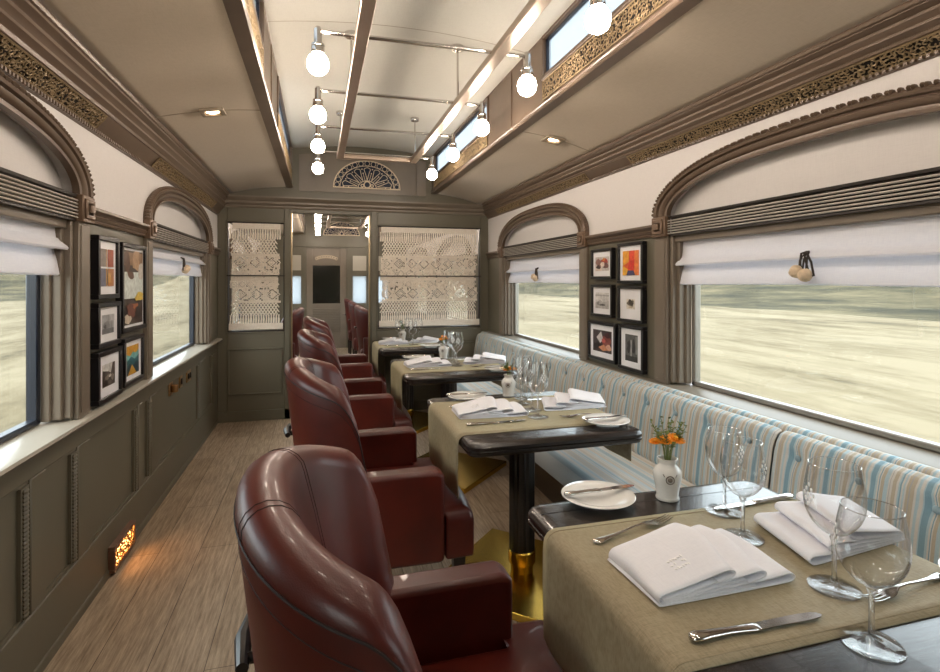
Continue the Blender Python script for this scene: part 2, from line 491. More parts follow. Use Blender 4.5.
    band.build('ventilator_band', M['darkband'], w); slat.build('ventilator_slats', M['slat'], w, ang=20); ros.build('rosette_block', M['rosette'], w, bevel=.003, seg=1)
    pil.build('pilaster', M['taupe_mould'], w, bevel=.003, seg=1)
    rp_ = [(X(0), 1.592), (X(.012), 1.592), (X(.016), 1.600), (X(.010), 1.606), (X(.018), 1.612), (X(.022), 1.622), (X(.014), 1.628), (X(.024), 1.634), (X(.034), 1.643), (X(.034), 1.655), (X(0), 1.655)]
    for a, b in piers:
        a2 = a + .118 if a > Y0 + .01 else a; b2 = b - .118 if b < Y2 - .01 else b
        rail.extr(rp_, 'y', a2, b2)
    rail.build('dado_rail', M['bronze'], w)
    # windows
    for c in YC:
        win_n[0] += 1
        fr = MB()
        a, b = c - HW, c + HW
        for s, y in ((1, a), (-1, b)):                 # stepped casings on both jambs
            fr.box(X(-.025), X(.004), y, y + s*.022, .82, 1.588)
            fr.box(X(-.055), X(-.02), y, y + s*.045, .82, 1.588)
            fr.box(X(-.08), X(-.05), y, y + s*.062, .82, 1.588)
        fr.box(X(-.12), X(-.04), a, b, 1.56, 1.60); fr.box(X(-.045), X(-.010), a, b, 1.552, 1.59)
        f = struct(fr.build('window_%d' % win_n[0], M['taupe_mould'], bevel=.004, seg=2))
        gk = MB()
        g0, g1, z0, z1 = a + .06, b - .06, .815, 1.57
        gk.box(X(-.115), X(-.078), g0, g0 + .03, z0, z1); gk.box(X(-.115), X(-.078), g1 - .03, g1, z0, z1)
        gk.box(X(-.115), X(-.078), g0, g1, z0, z0 + .022); gk.box(X(-.115), X(-.078), g0, g1, z1 - .03, z1)
        gk.build('gasket', M['darkframe'] if side == 'left' else M['alum'], f, bevel=.004, seg=1)
        pn = MB(); pn.box(X(-.100), X(-.094), g0, g1, z0, z1); pn.build('pane', M['pane'], f)
    # sill
    sl = MB()
    e = Y0
    sl.extr([(X(-.115), .79), (X(-.115), .816), (X(.03), .806), (X(.042), .802), (X(.044), .79), (X(.034), .783), (X(.02), .778), (X(.012), .768), (X(0), .768)], 'y', Y0, Y1)
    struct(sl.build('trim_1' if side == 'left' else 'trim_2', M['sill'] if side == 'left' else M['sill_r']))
    # cornice
    us = 1.0 if side == 'left' else .85
    Zc = (lambda z: z) if side == 'left' else (lambda z: 2.197 - (2.215 - z)*.74)
    cp = [(0, 1.975), (.012, 1.978), (.016, 1.99), (.010, 1.996), (.058, 2.052), (.066, 2.054), (.070, 2.066), (.062, 2.072), (.074, 2.082), (.084, 2.088), (.084, 2.098), (.074, 2.104), (.082, 2.116), (.092, 2.124), (.092, 2.136), (.084, 2.142), (.098, 2.15), (.110, 2.156)]
    cp += [(.110, 2.20), (.116, 2.206), (.112, 2.215), (0, 2.215)]
    cp = [(X(u*us), Zc(z)) for u, z in cp]
    cm = MB(); cm.extr(cp, 'y', Y0, Y2)
    co = struct(cm.build('cornice_trim_' + side, M['bronze'], ang=25))
    rop = MB()
    K = int((Y1 + .3)/.012)
    rop.tube([(X(.108*us + .002*(k % 3 == 0)), -.4 + k*.012, Zc(2.178)) for k in range(K)], [(.0125, .0145, .0138)[k % 3] for k in range(K)], 8)
    rop.build('rope_bead', M['bronze'], co)
    dt = MB(); y = -.4
    while y < Y1 - .05:
        dt.box(X(.0), X(.02), y, y + .011, Zc(1.979), Zc(1.992)); y += .022
    dt.build('dentil_bead', M['bronze'], co)
    # sloping filigree panels in the cornice
    for k, (a, b) in enumerate(((.35, 2.62), (3.42, 5.2)) if side == 'left' else ((.35, 2.78), (3.3, 5.2))):
        def pl(t, h, a=a): q = h/.07; return (X((.014 + .042*q)*us + .005), a + t, Zc(1.998 + .052*q) - .003)
        fm = fili_mb(b - a, .07, 30 + k, pl, .02, .0028)
        fm.build('cornice_filigree', M['filigree'], co)
    dk = MB()
    for a, b in ((.35, 2.62), (3.42, 5.2)) if side == 'left' else ((.35, 2.78), (3.3, 5.2)):
        dk.add([(X(.0125*us), a, Zc(1.997)), (X(.0125*us), b, Zc(1.997)), (X(.0595*us), b, Zc(2.051)), (X(.0595*us), a, Zc(2.051))], [(0, 1, 2, 3)])
    dk.build('filigree_backing', M['fili_back'], co)
    return w
WL = side_wall('left'); WR = side_wall('right')

# ------------------------------------------------------------------ floor
fb = MB(); fb.box(XL - .12, XR + .12, Y0 - .1, Y2 + .1, -.08, 0)
struct(fb.build('floor', M['floor']))

# ------------------------------------------------------------------ ceilings
CLX = (-.25, 1.16)
def zup(x): t = (x - XC)/.72; return 2.725 - .06*t*t
cb = MB()
for side in ('left', 'right'):
    xa, za = (XL + .10, 2.20) if side == 'left' else (XR - .085, 2.182)
    xb, zb = (CLX[0] - .012, 2.285) if side == 'left' else (CLX[1] + .012, 2.285)
    cb.grid(lambda t, v: (xa + (xb-xa)*t, Y0 + (Y2-Y0)*v, za + (zb-za)*t + .018*sin(PI*t)), 12, 1)
ce = struct(cb.build('ceiling', M['ceil'], solid=.02))
sm = MB()
for y in (.51, 3.12, 8.4):
    for side in (0, 1):
        xa, za = ((XL+.1, 2.2), (XR-.085, 2.182))[side]; xb, zb = ((CLX[0]-.012, 2.285), (CLX[1]+.012, 2.285))[side]
        pts = [(xa+(xb-xa)*t, za+(zb-za)*t+.018*sin(PI*t)-.010) for t in [i/8 for i in range(9)]]
        for p, q in zip(pts[:-1], pts[1:]):
            sm.add([(p[0], y-.006, p[1]), (q[0], y-.006, q[1]), (q[0], y+.006, q[1]), (p[0], y+.006, p[1]), (p[0], y-.003, p[1]-.003), (q[0], y-.003, q[1]-.003), (q[0], y+.003, q[1]-.003), (p[0], y+.003, p[1]-.003)], [(0,1,5,4),(4,5,6,7),(7,6,2,3)])
sm.build('seam', M['seam'], ce)
ub = MB()
xs = [CLX[0] - .05 + (CLX[1]-CLX[0]+.1)*i/16 for i in range(17)]
ub.grid(lambda t, v: (xs[0] + (xs[-1]-xs[0])*t, Y0 + (Y2-Y0)*v, zup(xs[0] + (xs[-1]-xs[0])*t)), 16, 1)
ub.build('upper_ceiling', M['ceil_up'], ce, solid=.02)
us_ = MB()
for y in (.7, 2.9):
    for a, b in zip(xs[:-1], xs[1:]):
        us_.add([(a, y-.003, zup(a)-.011), (b, y-.003, zup(b)-.011), (b, y+.003, zup(b)-.011), (a, y+.003, zup(a)-.011)], [(0, 1, 2, 3)])
us_.build('upper_seam', M['seam'], ce)

# ------------------------------------------------------------------ clerestory
def clerestory(k):
    side = ('left', 'right')[k]
    x = CLX[k]; sg = 1 if k == 0 else -1           # sg: into the car
    X = lambda u: x + sg*u
    wins = [(-1.75, .05), (.87, 2.67), (3.66, 5.46), (6.2, 8.0), (8.8, 10.6)]
    ZB, ZT, w0, w1 = 2.275, 2.70, 2.445, 2.64
    mb = MB()
    mb.box(X(-.04), X(0), Y0, Y2, ZB, w0); mb.box(X(-.04), X(0), Y0, Y2, w1, ZT)
    e = Y0
    for a, b in wins + [(Y2, Y2)]:
        mb.box(X(-.04), X(0), e, a, w0, w1); e = b
    w = struct(mb.build('clerestory_wall_' + side, M['bronze'], ang=30))
    t = MB()
    t.extr([(X(-.05), 2.266), (X(.010), 2.266), (X(.016), 2.272), (X(.016), 2.280), (X(.008), 2.285), (X(.011), 2.293), (X(.005), 2.299), (X(0), 2.30), (X(-.05), 2.30)], 'y', Y0, Y1)
    t.extr([(X(0), 2.655), (X(.01), 2.66), (X(.014), 2.675), (X(.03), 2.68), (X(.03), 2.70), (X(0), 2.70)], 'y', Y0, Y1)
    for y in (.36, 3.17):
        t.box(X(0), X(.006), y-.006, y+.006, 2.31, 2.655)
    t.build('moulding', M['bronze'], w, ang=25)
    for n, (a, b) in enumerate(wins):
        f = MB()
        for (p, q, r, s) in ((a-.02, b+.02, w0-.022, w0), (a-.02, b+.02, w1, w1+.015), (a-.02, a, w0-.02, w1+.015), (b, b+.02, w0-.02, w1+.015)):
            f.box(X(-.005), X(.010), p, q, r, s)
        fo = f.build('window_frame', M['bronze'], w, bevel=.003, seg=1)
        f2 = MB()
        for (p, q, r, s) in ((a, b, w0, w0+.012), (a, b, w1-.012, w1), (a, a+.012, w0, w1), (b-.012, b, w0, w1)): f2.box(X(-.03), X(-.01), p, q, r, s)
        f2.build('gasket', M['darkframe'], fo)
        g = MB(); g.box(X(-.028), X(-.024), a, b, w0, w1); g.build('pane', M['cpane'], fo)
        if n in (1, 2):
            fm = fili_mb(b - a, .10, 50 + n + 7*k, lambda s_, h: (X(.006), a + s_, 2.314 + h), .021, .003)
            fm.build('filigree_panel', M['filigree'], w)
            d = MB(); d.box(X(0), X(.002), a, b, 2.314, 2.414); d.build('filigree_backing', M['fili_back'], w)
m, nt, out = newmat('pale_clerestory_glass')
t = N(nt, 'BsdfTransparent'); t.inputs[0].default_value = lin('#c4c9cb'); d = N(nt, 'BsdfTranslucent'); d.inputs[0].default_value = lin('#c4ccd0')
mx = N(nt, 'MixShader'); mx.inputs[0].default_value = .5; nt.links.new(t.outputs[0], mx.inputs[1]); nt.links.new(d.outputs[0], mx.inputs[2])
g = N(nt, 'BsdfGlossy'); g.inputs['Roughness'].default_value = .05; mx2 = N(nt, 'MixShader'); mx2.inputs[0].default_value = .06
nt.links.new(mx.outputs[0], mx2.inputs[1]); nt.links.new(g.outputs[0], mx2.inputs[2]); nt.links.new(mx2.outputs[0], out.inputs['Surface'])
M['cpane'] = m
clerestory(0); clerestory(1)
# roof shell over the side ceilings, closing the gap to the walls
rb = MB()
for k, (xa, xb) in enumerate(((XL - .14, CLX[0] - .03), (CLX[1] + .03, XR + .14))):
    rb.box(xa, xb, Y0, Y2, 2.40, 2.43)
struct(rb.build('roof', M['bronze']))

# ------------------------------------------------------------------ partition
def plate_with_holes(mb, y0, y1, xa, xb, za, zb, holes):
    """xz plate with rectangular holes sorted in x, all boxes"""
    e = xa
    for (a, b, c, d) in sorted(holes):
        mb.box(e, a, y0, y1, za, zb)
        if c > za: mb.box(a, b, y0, y1, za, c)
        if d < zb: mb.box(a, b, y0, y1, d, zb)
        e = b
    mb.box(e, xb, y0, y1, za, zb)
PY0, PY1 = Y1, Y1 + .07
LW = (-.832, -.318, .858, 1.918); RW = (.592, 1.688, .858, 1.918); DR = (-.255, .512, 0, 2.02)
pm = MB()
plate_with_holes(pm, PY0, PY1, XL, XR, 0, 2.12, [LW, RW, DR])
plate_with_holes(pm, PY0 + .01, PY1, XL, XR, 2.12, 2.30, [])
pm.box(CLX[0], CLX[1], PY0 + .01, PY1, 2.29, 2.74)
# raised mouldings
for (a, b, c, d) in ((-.83, -.335, .255, .70), (.66, 1.62, .255, .70)):
    for (p, q, r, s) in ((a, b, c, c+.014), (a, b, d-.014, d), (a, a+.014, c, d), (b-.014, b, c, d)):
        pm.box(p, q, PY0 - .016, PY0, r, s)
for (a, b, c, d) in (LW, RW):
    for (p, q, r, s) in ((a-.016, b+.016, c-.016, c), (a-.016, b+.016, d, d+.016), (a-.016, a, c, d), (b, b+.016, c, d)):
        pm.box(p, q, PY0 - .008, PY0 + .01, r, s)
for x in (-.29, .55):
    pm.box(x-.026, x+.026, PY0 - .012, PY0, 0, 2.07)
pm.box(XL, XR, PY0 - .012, PY0, 0, .10)
wf = struct(pm.build('wall_far', M['paint'], bevel=.003, seg=1))
ct = MB()
ct.extr([(PY0, 2.055), (PY0-.012, 2.058), (PY0-.02, 2.07), (PY0-.02, 2.08), (PY0-.034, 2.09), (PY0-.05, 2.10), (PY0-.05, 2.115), (PY0-.044, 2.12), (PY0-.07, 2.14), (PY0-.085, 2.15), (PY0-.085, 2.165), (PY0, 2.175)], 'x', XL + .04, XR - .04)
struct(ct.build('trim_3', M['taupe_mould'], ang=25))
# lighter framed field on the head wall, with bowed top
hd = MB()
x0, x1 = CLX[0] + .07, CLX[1] - .07
pts = [(x0, 2.24), (x1, 2.24), (x1, 2.50)] + [(x1 + (x0-x1)*i/12, 2.60 + .055*sin(PI*i/12)) for i in range(13)] + [(x0, 2.50)]
hd.extr(pts, 'y', PY0 - .004, PY0 + .012)
for x in (-.06, -.06 + .012, .98, .992): hd.box(x, x + .006, PY0 - .012, PY0, 2.25, 2.58)
hd.build('head_panel', M['paint_l'] if 'paint_l' in M else M['taupe_mould'], wf)
# doorway jambs of bright metal
jm = MB()
for x, s in ((DR[0], 1), (DR[1], -1)):
    jm.box(x, x + s*.012, PY0 - .004, PY1 + .004, 0, 2.02)
struct(jm.build('door_1', M['jamb']))
# glazing bars across the two partition openings
for nm, (a, b, c, d) in (('window_20', LW), ('window_21', RW)):
    g = MB(); g.box(a - .004, b + .004, PY0 - .021, PY0 - .013, 1.396, 1.406)
    o = struct(g.build(nm, M['darkwood']))
    g = MB()
    for (p, q, r, s) in ((a, b, c, c+.012), (a, b, d-.008, d), (a, a+.008, c, d), (b-.008, b, c, d)): g.box(p, q, PY0+.005, PY0+.06, r, s)
    g.build('lining', M['darkwood'], o)

# fanlights
def fanlight(loc, label, rx=.338, rz=.282):
    t = thing('fanlight', label, 'fanlight', loc)
    P = lambda r, a, y=0: (rx*r*cos(a), y, rz*r*sin(a))
    g = MB(); pts = [(rx*cos(PI*i/40), rz*sin(PI*i/40)) for i in range(41)]
    g.extr(pts, 'y', -.006, .0)
    g.build('glass', M['navy'], t)
    k = MB(); yy = -.012
    for r, w in ((.985, .006), (.80, .0035), (.27, .004)):
        k.tube([P(r, PI*i/48, yy) for i in range(49)], w, 6)
    k.tube([P(1, 0, yy), P(1, PI, yy)], .007, 6)
    for i in range(15):
        a = PI*(i+.5)/15; c = P(.892, a, yy)
        k.tube([(c[0] + .024*cos(q), yy, c[2] + .024*sin(q)) for q in [2*PI*j/12 for j in range(12)]], .0026, 5, True)
    for i in range(7):
        a = PI*(i+.5)/7
        loop = []
        for j in range(25):
            q = j/24; u = 2*q if q <= .5 else 2 - 2*q; sg = 1 if q <= .5 else -1
            rr_ = .29 + .46*u; wd = .165*(u**.75)*max(0, 1 - max(0, (u-.78)/.22)**2)**.5
            loop.append(P(rr_, a + sg*wd, yy))
        k.tube(loop[:-1], .0032, 5, True)
    for i in range(8):
        a = PI*i/7
        k.tube([P(.27, a, yy), P(.52, a, yy)], .0024, 5)
        for r in (.55, .70): k.ball(P(r, a if 0 < i < 7 else a + (.05 if i == 0 else -.05), yy), .007, 6, 4)
    c = P(.13, PI/2, yy)
    k.tube([(c[0] + .032*cos(q), yy, c[2] + .032*sin(q)) for q in [2*PI*j/14 for j in range(14)]], .006, 5, True)
    for s in (-1, 1):
        c = P(.17, PI/2 + s*1.0, yy); k.tube([(c[0] + .014*cos(q), yy, c[2] + .014*sin(q)) for q in [2*PI*j/10 for j in range(10)]], .005, 5, True)
    k.build('fretwork', M['cream'], t)
    return t
fanlight((.483, PY0 - .005, 2.293), 'navy half-round fanlight with cream fretwork on the head wall above the doorway', )

# macrame hangings
def macrame(rect, label, seed):
    a, b, c, d = rect
    t = thing('macrame_hanging', label, 'macrame hanging', ((a+b)/2, PY0 - .006, c))
    w = (b - a)/2; H = d - c - .03
    rr = random.Random(seed)
    k = MB(); dn = MB()
    bands = [(0, .055, 'd'), (.055, .15, 'v'), (.15, .285, 'x'), (.285, .31, 'd'), (.31, .43, 'o'), (.43, .51, 'o'), (.51, .54, 'd'), (.54, .61, 'o'), (.61, .73, 'o'), (.73, .75, 'd'), (.75, .86, 'x'), (.86, .94, 'v'), (.94, 1, 'd')]
    def wob(z): return .010*sin(z*17 + seed) + .006*sin(z*41 + seed*2)
    for f0, f1, ty in bands:
        z1 = H*(1-f0) + .022; z0 = H*(1-f1) + .022
        e0 = -w + .035 + wob(z0); e1 = w - .045 + wob(z0 + 3)
        if f1 == 1: e0, e1 = -w + .012, w - .012
        if ty == 'd':
            n = int((e1-e0)/.010)
            k.box(e0, e1, -.002, .002, z0, z1)
            rows = max(1, int((z1-z0)/.009))
            for i in range(rows):
                z = z0 + (i+.5)*(z1-z0)/rows
                k.tube([(e0 + (e1-e0)*j/30, -.003, z + rr.uniform(-.0012, .0012)) for j in range(31)], .005, 5)
        elif ty == 'v':
            n = int((e1-e0)/.022)
            for i in range(n+1):
                x = e0 + (e1-e0)*i/n
                k.tube([(x-.003, 0, z0), (x + rr.uniform(-.003, .003), -.002, (z0+z1)/2), (x+.003, 0, z1)], .0062, 5)
                k.tube([(x+.004, 0, z0), (x + .007, -.002, (z0+z1)/2), (x-.004, 0, z1)], .004, 4)
        elif ty == 'x':
            p = .030; rows = max(2, round((z1-z0)/.024)); hh = (z1-z0)/rows
            n = int((e1-e0)/p)
            for r_ in range(rows):
                for i in range(n):
                    x = e0 + (i + .5*(r_ % 2))*p; za = z0 + r_*hh
                    if x + p > e1: continue
                    k.tube([(x, 0, za), (x + p/2, -.002, za + hh)], .0056, 4); k.tube([(x + p, 0, za), (x + p/2, -.002, za + hh)], .0056, 4)
        else:
            hh = (z1-z0); p = hh*1.05; n = max(2, round((e1-e0)/p)); p = (e1-e0)/n
            for i in range(n):
                x = e0 + i*p; xm = x + p/2; zm = (z0+z1)/2
                for q in (1, .62, .3):
                    k.tube([(xm - p/2*q, -.003, zm), (xm, -.004, zm + hh/2*q), (xm + p/2*q, -.003, zm), (xm, -.004, zm - hh/2*q)], .0056 if q > .4 else .007, 5, True)
            # half knots filling the background between the diamonds
            s = .0145; nx = int((e1-e0)/s); nz = max(2, round(hh/s))
            for i in range(nx):
                for j in range(nz):
                    x = e0 + (i+.5)*s; z = z0 + (j+.5)*hh/nz
                    u = abs(((x - e0) % p) - p/2)/(p/2) + abs(z - (z0+z1)/2)/(hh/2)
                    if .36 < u < .52 or .70 < u < .88: continue
                    if rr.random() < .13: continue
                    k.ball((x, .001, z), .0086, 6, 4, (1, .8, 1))
    k.build('knotted_cords', M['macrame'], t)
    rd = MB(); rd.tube([(-w + .004, -.004, H + .024), (w - .004, -.004, H + .024)], .007, 8)
    rd.build('hanging_rod', M['darkwood'], t)
    return t
macrame(LW, 'narrow cream macrame hanging in the left-hand opening of the partition, beside the doorway', 3)
macrame(RW, 'wide cream macrame hanging in the partition opening behind the dining tables', 8)

# ------------------------------------------------------------------ room beyond
em = MB()
DX0, DX1 = -.22, .55
plate_with_holes(em, Y2, Y2 + .08, XL, XR, 0, 2.3, [(DX0, DX1, 0, 2.0), (-.62, -.32, .9, 1.45), (.68, .95, .9, 1.45), (1.08, 1.4, .9, 1.45)])
em.box(CLX[0], CLX[1], Y2, Y2+.08, 2.3, 2.74)
em.box(XL, XR, Y2-.04, Y2, 2.03, 2.12)
for x in (-.27, .60): em.box(x-.03, x+.03, Y2-.02, Y2, 0, 2.03)
for (a, b) in ((-.62, -.32), (.68, .95), (1.08, 1.4)):
    em.box(a-.02, b+.02, Y2-.012, Y2, 1.45, 1.49); em.box(a, b, Y2-.002, Y2+.0, 1.56, 1.86)
struct(em.build('wall_end', M['paint'], bevel=.003, seg=1))
pw = MB(); up = MB()
for (a, b) in ((-.62, -.32), (.68, .95), (1.08, 1.4)):
    pw.box(a, b, Y2+.02, Y2+.03, .9, 1.45); up.box(a, b, Y2-.008, Y2-.003, 1.56, 1.86)
M['endpane'] = M['cpane']
ew = struct(pw.build('window_22', M['endpane'])); up.build('upper_panes', M['sill'], ew)
dm = MB()
plate_with_holes(dm, Y2+.01, Y2+.05, DX0, DX1, 0, 2.0, [(DX0+.12, DX1-.12, .90, 1.66)])
for i in range(14): dm.box(DX0+.12, DX1-.12, Y2-.004, Y2+.02, .34+i*.034, .36+i*.034)
dd = struct(dm.build('door_2', M['taupe_mould'], bevel=.003, seg=1))
dg = MB(); dg.box(DX0+.12, DX1-.12, Y2+.025, Y2+.03, .90, 1.66); dg.build('dark_pane', M['darkpane'], dd)
df = MB()
for i in range(9):
    q = (i-4)/4; df.tube([(.165 + .19*q + .02*cos(a), Y2 + .004, 1.80 + .04*(1-q*q) + .03*sin(a)) for a in [2*PI*j/8 for j in range(8)]], .007, 5, True)
df.build('door_fretwork', M['cream'], dd)
fanlight((.46, Y2 - .006, 2.27), 'second half-round navy fanlight, far beyond the doorway above the end door', .36, .26)
# back wall behind the camera
bk = MB(); bk.box(XL-.12, XR+.12, Y0-.08, Y0, 0, 2.75)
struct(bk.build('wall_back', M['paint']))

# ------------------------------------------------------------------ roman blinds
def blind(side, c, label, dz=0, two=True):
    X = lambda u: W(side, u)
    t = thing('roman_blind', label, 'blind', (X(-.03), c, 0))
    s = 1 if side == 'left' else -1
    hw = HW - .035
    front = [(-.022, 1.562), (-.012, 1.556), (-.008, 1.51), (-.002, 1.475+dz), (.010, 1.458+dz), (.025, 1.446+dz), (.030, 1.438+dz), (.026, 1.431+dz), (-.006, 1.438+dz), (-.016, 1.434+dz), (-.014, 1.425+dz), (-.004, 1.39+dz), (.002, 1.36+dz), (.006, 1.338+dz)]
    back = [(.001, 1.333+dz), (-.010, 1.338+dz), (-.024, 1.40+dz), (-.030, 1.5)]
    prof = [(s*u, z) for u, z in front + back]
    mb = MB(); n = 24; rr = random.Random(hash(label) % 99)
    mb.extr(prof, 'y', -hw, hw, n=n)
    mb.v = [(x + .002*sin(y*9 + z*13), y, z + .002*sin(y*5 + 1)) for x, y, z in mb.v]
    mb.build('fabric', M['blind'], t, ang=50)
    cd = MB(); yy = -.02
    for k in range(3):
        o = (-.014, .0, .016)[k]; L = (.075, .05, .062)[k]
        x = s*.032
        cd.tube([(s*.014, o*.3, 1.462+dz), (x, o*.8, 1.455+dz), (x + s*.004, o*1.6 - .012, 1.42+dz), (x + s*.004, o*1.8 - .02, 1.445+dz-L), (x + s*.004, o + .004, 1.44+dz-L-.004), (x+s*.002, o*1.0, 1.43+dz), (s*.014, o*.3, 1.462+dz)], .0042, 6)
    pc = cd.build('cord', M['cord'], t)
    for k in range(2):
        pb = MB(); pb.ball((s*.046, (-.017, .022)[k], (1.372, 1.386)[k]+dz), .025, 16, 10)
        rr2 = random.Random(k+3)
        pb.v = [(x + rr2.uniform(-.0015, .0015), y + rr2.uniform(-.0015, .0015), z + rr2.uniform(-.0015, .0015)) for x, y, z in pb.v]
        pb.build('pompon', M['pompon'], t, ang=180)
    return t
blind('left', YC[2], 'white roman blind with pompon pull in the arched window past the five pictures, aisle side', .055)
blind('left', YC[1], 'white roman blind cut off by the photo edge, in the near aisle-side window', .04)
blind('right', YC[2], 'short white roman blind with pompon pull in the window by the partition, bench side')
blind('right', YC[1], 'wide white roman blind with hanging pompon cord in the big window over the bench')

# ------------------------------------------------------------------ pictures
def picture(side, y0, y1, z0, z1, bw, mw, label, art, depth=.032):
    X = lambda u: W(side, u); s = 1 if side == 'left' else -1
    yc, zc = (y0+y1)/2, (z0+z1)/2; w, h = (y1-y0)/2, (z1-z0)/2
    t = thing('framed_picture', label, 'picture', (X(.001), yc, zc))
    f = MB()
    for (a, b, c, d) in ((-w, w, -h, -h+bw), (-w, w, h-bw, h), (-w, -w+bw, -h+bw, h-bw), (w-bw, w, -h+bw, h-bw)):
        f.box(0, s*depth, a, b, c, d)
    f.build('frame', M['black'], t, bevel=.002, seg=1)
    iw, ih = w-bw, h-bw
    m_ = MB(); m_.box(s*.004, s*(depth-.012), -iw, iw, -ih, ih); m_.build('mount', M['mat'], t)
    aw, ah = iw - mw[0], ih - mw[1]
    p = MB(); mats = []
    def poly(pts, hexc):
        # pts in -1..1, seen from the car: +a to the viewer's right
        m2 = plain('print_ink', hexc, .35, var=.22, vscale=40)
        mats.append(m2); i = len(mats) - 1
        x = s*(depth - .0115 + .0004*(i+1))
        k = 1 if side == 'left' else -1
        v = [(x, k*a*aw, b*ah) for a, b in pts]
        p.add(v, [tuple(range(len(v)))], i)
    art(poly)
    p.build('print', mats, t, flat=True, recalc=False)
    return t
SQ = lambda a, b, c, d: [(a, c), (b, c), (b, d), (a, d)]
rgen = random.Random(4)
def blob(cx, cy, r, n=10, q=.35, sy=1):
    return [(max(-1, min(1, cx + r*(1+rgen.uniform(-q, q))*cos(2*PI*i/n))), max(-1, min(1, cy + sy*r*(1+rgen.uniform(-q, q))*sin(2*PI*i/n)))) for i in range(n)]
def art_blocks(P):
    P(SQ(-1, -.05, .05, 1), '#8a7f78'); P(SQ(-.2, -.05, .05, 1), '#b58a5c'); P(SQ(.05, 1, .05, 1), '#a8583f'); P(SQ(-1, -.05, -1, -.05), '#6a6a7c'); P(SQ(-.25, -.05, -1, -.05), '#b78d55')
    P(SQ(.05, 1, -1, -.05), '#b8793f'); P(SQ(.05, .5, -.8, -.3), '#c99a55')
def art_collage(P):
    P(SQ(-1, 1, -1, 1), '#3a2a20'); P(SQ(-1, 1, .6, .95), '#8a6a4c'); P(blob(-.6, .72, .3), '#5a3a26'); P(blob(.3, .8, .35), '#b08c68'); P(SQ(-1, 1, -.3, .42), '#d3dcd8'); P(blob(.75, .45, .3), '#c9c2bb'); P(blob(-.3, .35, .35, sy=.3), '#6a4b38')
    P(blob(.6, -.28, .5, sy=.25), '#e0c04a'); P(blob(-.2, -.6, .6, sy=.4), '#6b3a2a'); P(blob(.4, -.7, .35, sy=.5), '#2a1a16'); P(blob(-.6, -.85, .3, sy=.4), '#d7c9b6'); P(blob(.1, -.5, .25, sy=.3), '#a8623a')
def art_grey(P):
    P(SQ(-1, 1, -1, 1), '#a9aaad'); P(SQ(-1, 1, -1, -.45), '#77777a'); P(blob(-.3, -.1, .45), '#8d8d90'); P(blob(-.55, -.25, .22), '#5b5b5e'); P(SQ(.55, .62, -.8, .8), '#8a8a8d'); P(SQ(.1, 1, .3, 1), '#bdbec1')
def art_street(P):
    P(SQ(-1, 1, -1, 1), '#4a4540'); P([(-1, 1), (.1, 1), (-.1, .3), (-1, .5)], '#d9d7d2'); P([(.1, 1), (.6, 1), (.3, .1), (-.1, .3)], '#c8c6c1'); P([(-.6, -.1), (0, .1), (-.1, -.4), (-.7, -.45)], '#8d857c'); P(blob(.5, -.3, .3), '#938b82'); P(blob(-.5, -.6, .25), '#26221f'); P(blob(.1, -.1, .18), '#e0dcd5'); P(SQ(-.2, .3, -.9, -.55), '#6a625a')
def art_peak(P):
    P(SQ(-1, 1, -1, 1), '#d9a13c'); P([(-1, .45), (-.5, .3), (0, .55), (.5, .4), (1, .6), (1, -1), (-1, -1)], '#79b3b0'); P([(-1, .0), (-.3, .25), (.3, 0), (1, .25), (1, -1), (-1, -1)], '#356a72'); P([(-1, -.5), (-.6, -.2), (0, -.45), (.6, -.1), (1, -.3), (1, -1), (-1, -1)], '#23424e'); P([(-.9, -1), (-.2, -.3), (.6, -1)], '#c9962f')
def art_hand(P):
    P(SQ(-1, 1, -1, 1), '#c8c2bf'); P(SQ(-1, -.1, -1, -.1), '#d8c9bd'); P(blob(-.35, .2, .5), '#8d6a62'); P(blob(.35, .25, .45), '#b2483a'); P(blob(.6, -.3, .4), '#6b4a48'); P(blob(-.5, -.5, .3), '#3b2b2c'); P(blob(.1, -.1, .3), '#e6d6cc'); P(blob(.3, .6, .2), '#d98a3c')
def art_geo(P):
    P(SQ(-1, 1, -1, 1), '#e2622f'); P([(-1, -.2), (-.2, .1), (-.2, 1), (-1, 1)], '#e8a23a'); P([(-.2, .1), (.5, .3), (.45, 1), (-.2, 1)], '#e4503a'); P([(.45, -1), (1, -1), (1, 1), (.5, 1)], '#f0884a'); P([(-.3, -.5), (.4, -.6), (.5, .3), (-.2, .1)], '#d63b31'); P([(-1, -1), (-.5, -1), (-.3, -.5), (-1, -.2)], '#f0b040'); P([(-.5, -1), (.6, -1), (.4, -.6), (-.3, -.6)], '#4a4468')
def art_sketch(P):
    P(SQ(-1, 1, -1, 1), '#d8d6d4'); P(SQ(-1, 1, .55, .75), '#b1afae'); P([(-1, -.3), (-.2, .1), (.1, -.2), (1, 0), (1, -1), (-1, -1)], '#b5b2b0'); P(blob(0, -.55, .35, sy=.4), '#5a5654'); P(blob(-.55, -.4, .2), '#8b8785'); P(SQ(.3, .36, -.2, .5), '#7d7a78')
def art_small(P):
    P(SQ(-1, 1, -1, 1), '#dfdad0'); P(blob(0, .15, .8), '#6d665c'); P(blob(.1, .3, .55), '#3b382f'); P(blob(.0, -.6, .5, sy=.4), '#b9ac94'); P([(.3, .3), (.5, 1), (.7, .3)], '#5b564c')
def art_warm(P):
    P(SQ(-1, 1, -1, 1), '#43383a'); P([(-.6, .3), (-.1, .9), (.1, .2), (-.2, -.2)], '#c9c2c2'); P(blob(.45, .1, .55), '#8b4a44'); P(blob(.3, -.6, .5, sy=.5), '#c98a64'); P(blob(.75, -.5, .3), '#d8a890'); P(blob(-.6, -.5, .3), '#221c1f'); P(blob(.6, .6, .25), '#4a2226'); P(blob(.2, .1, .22), '#c2605a')
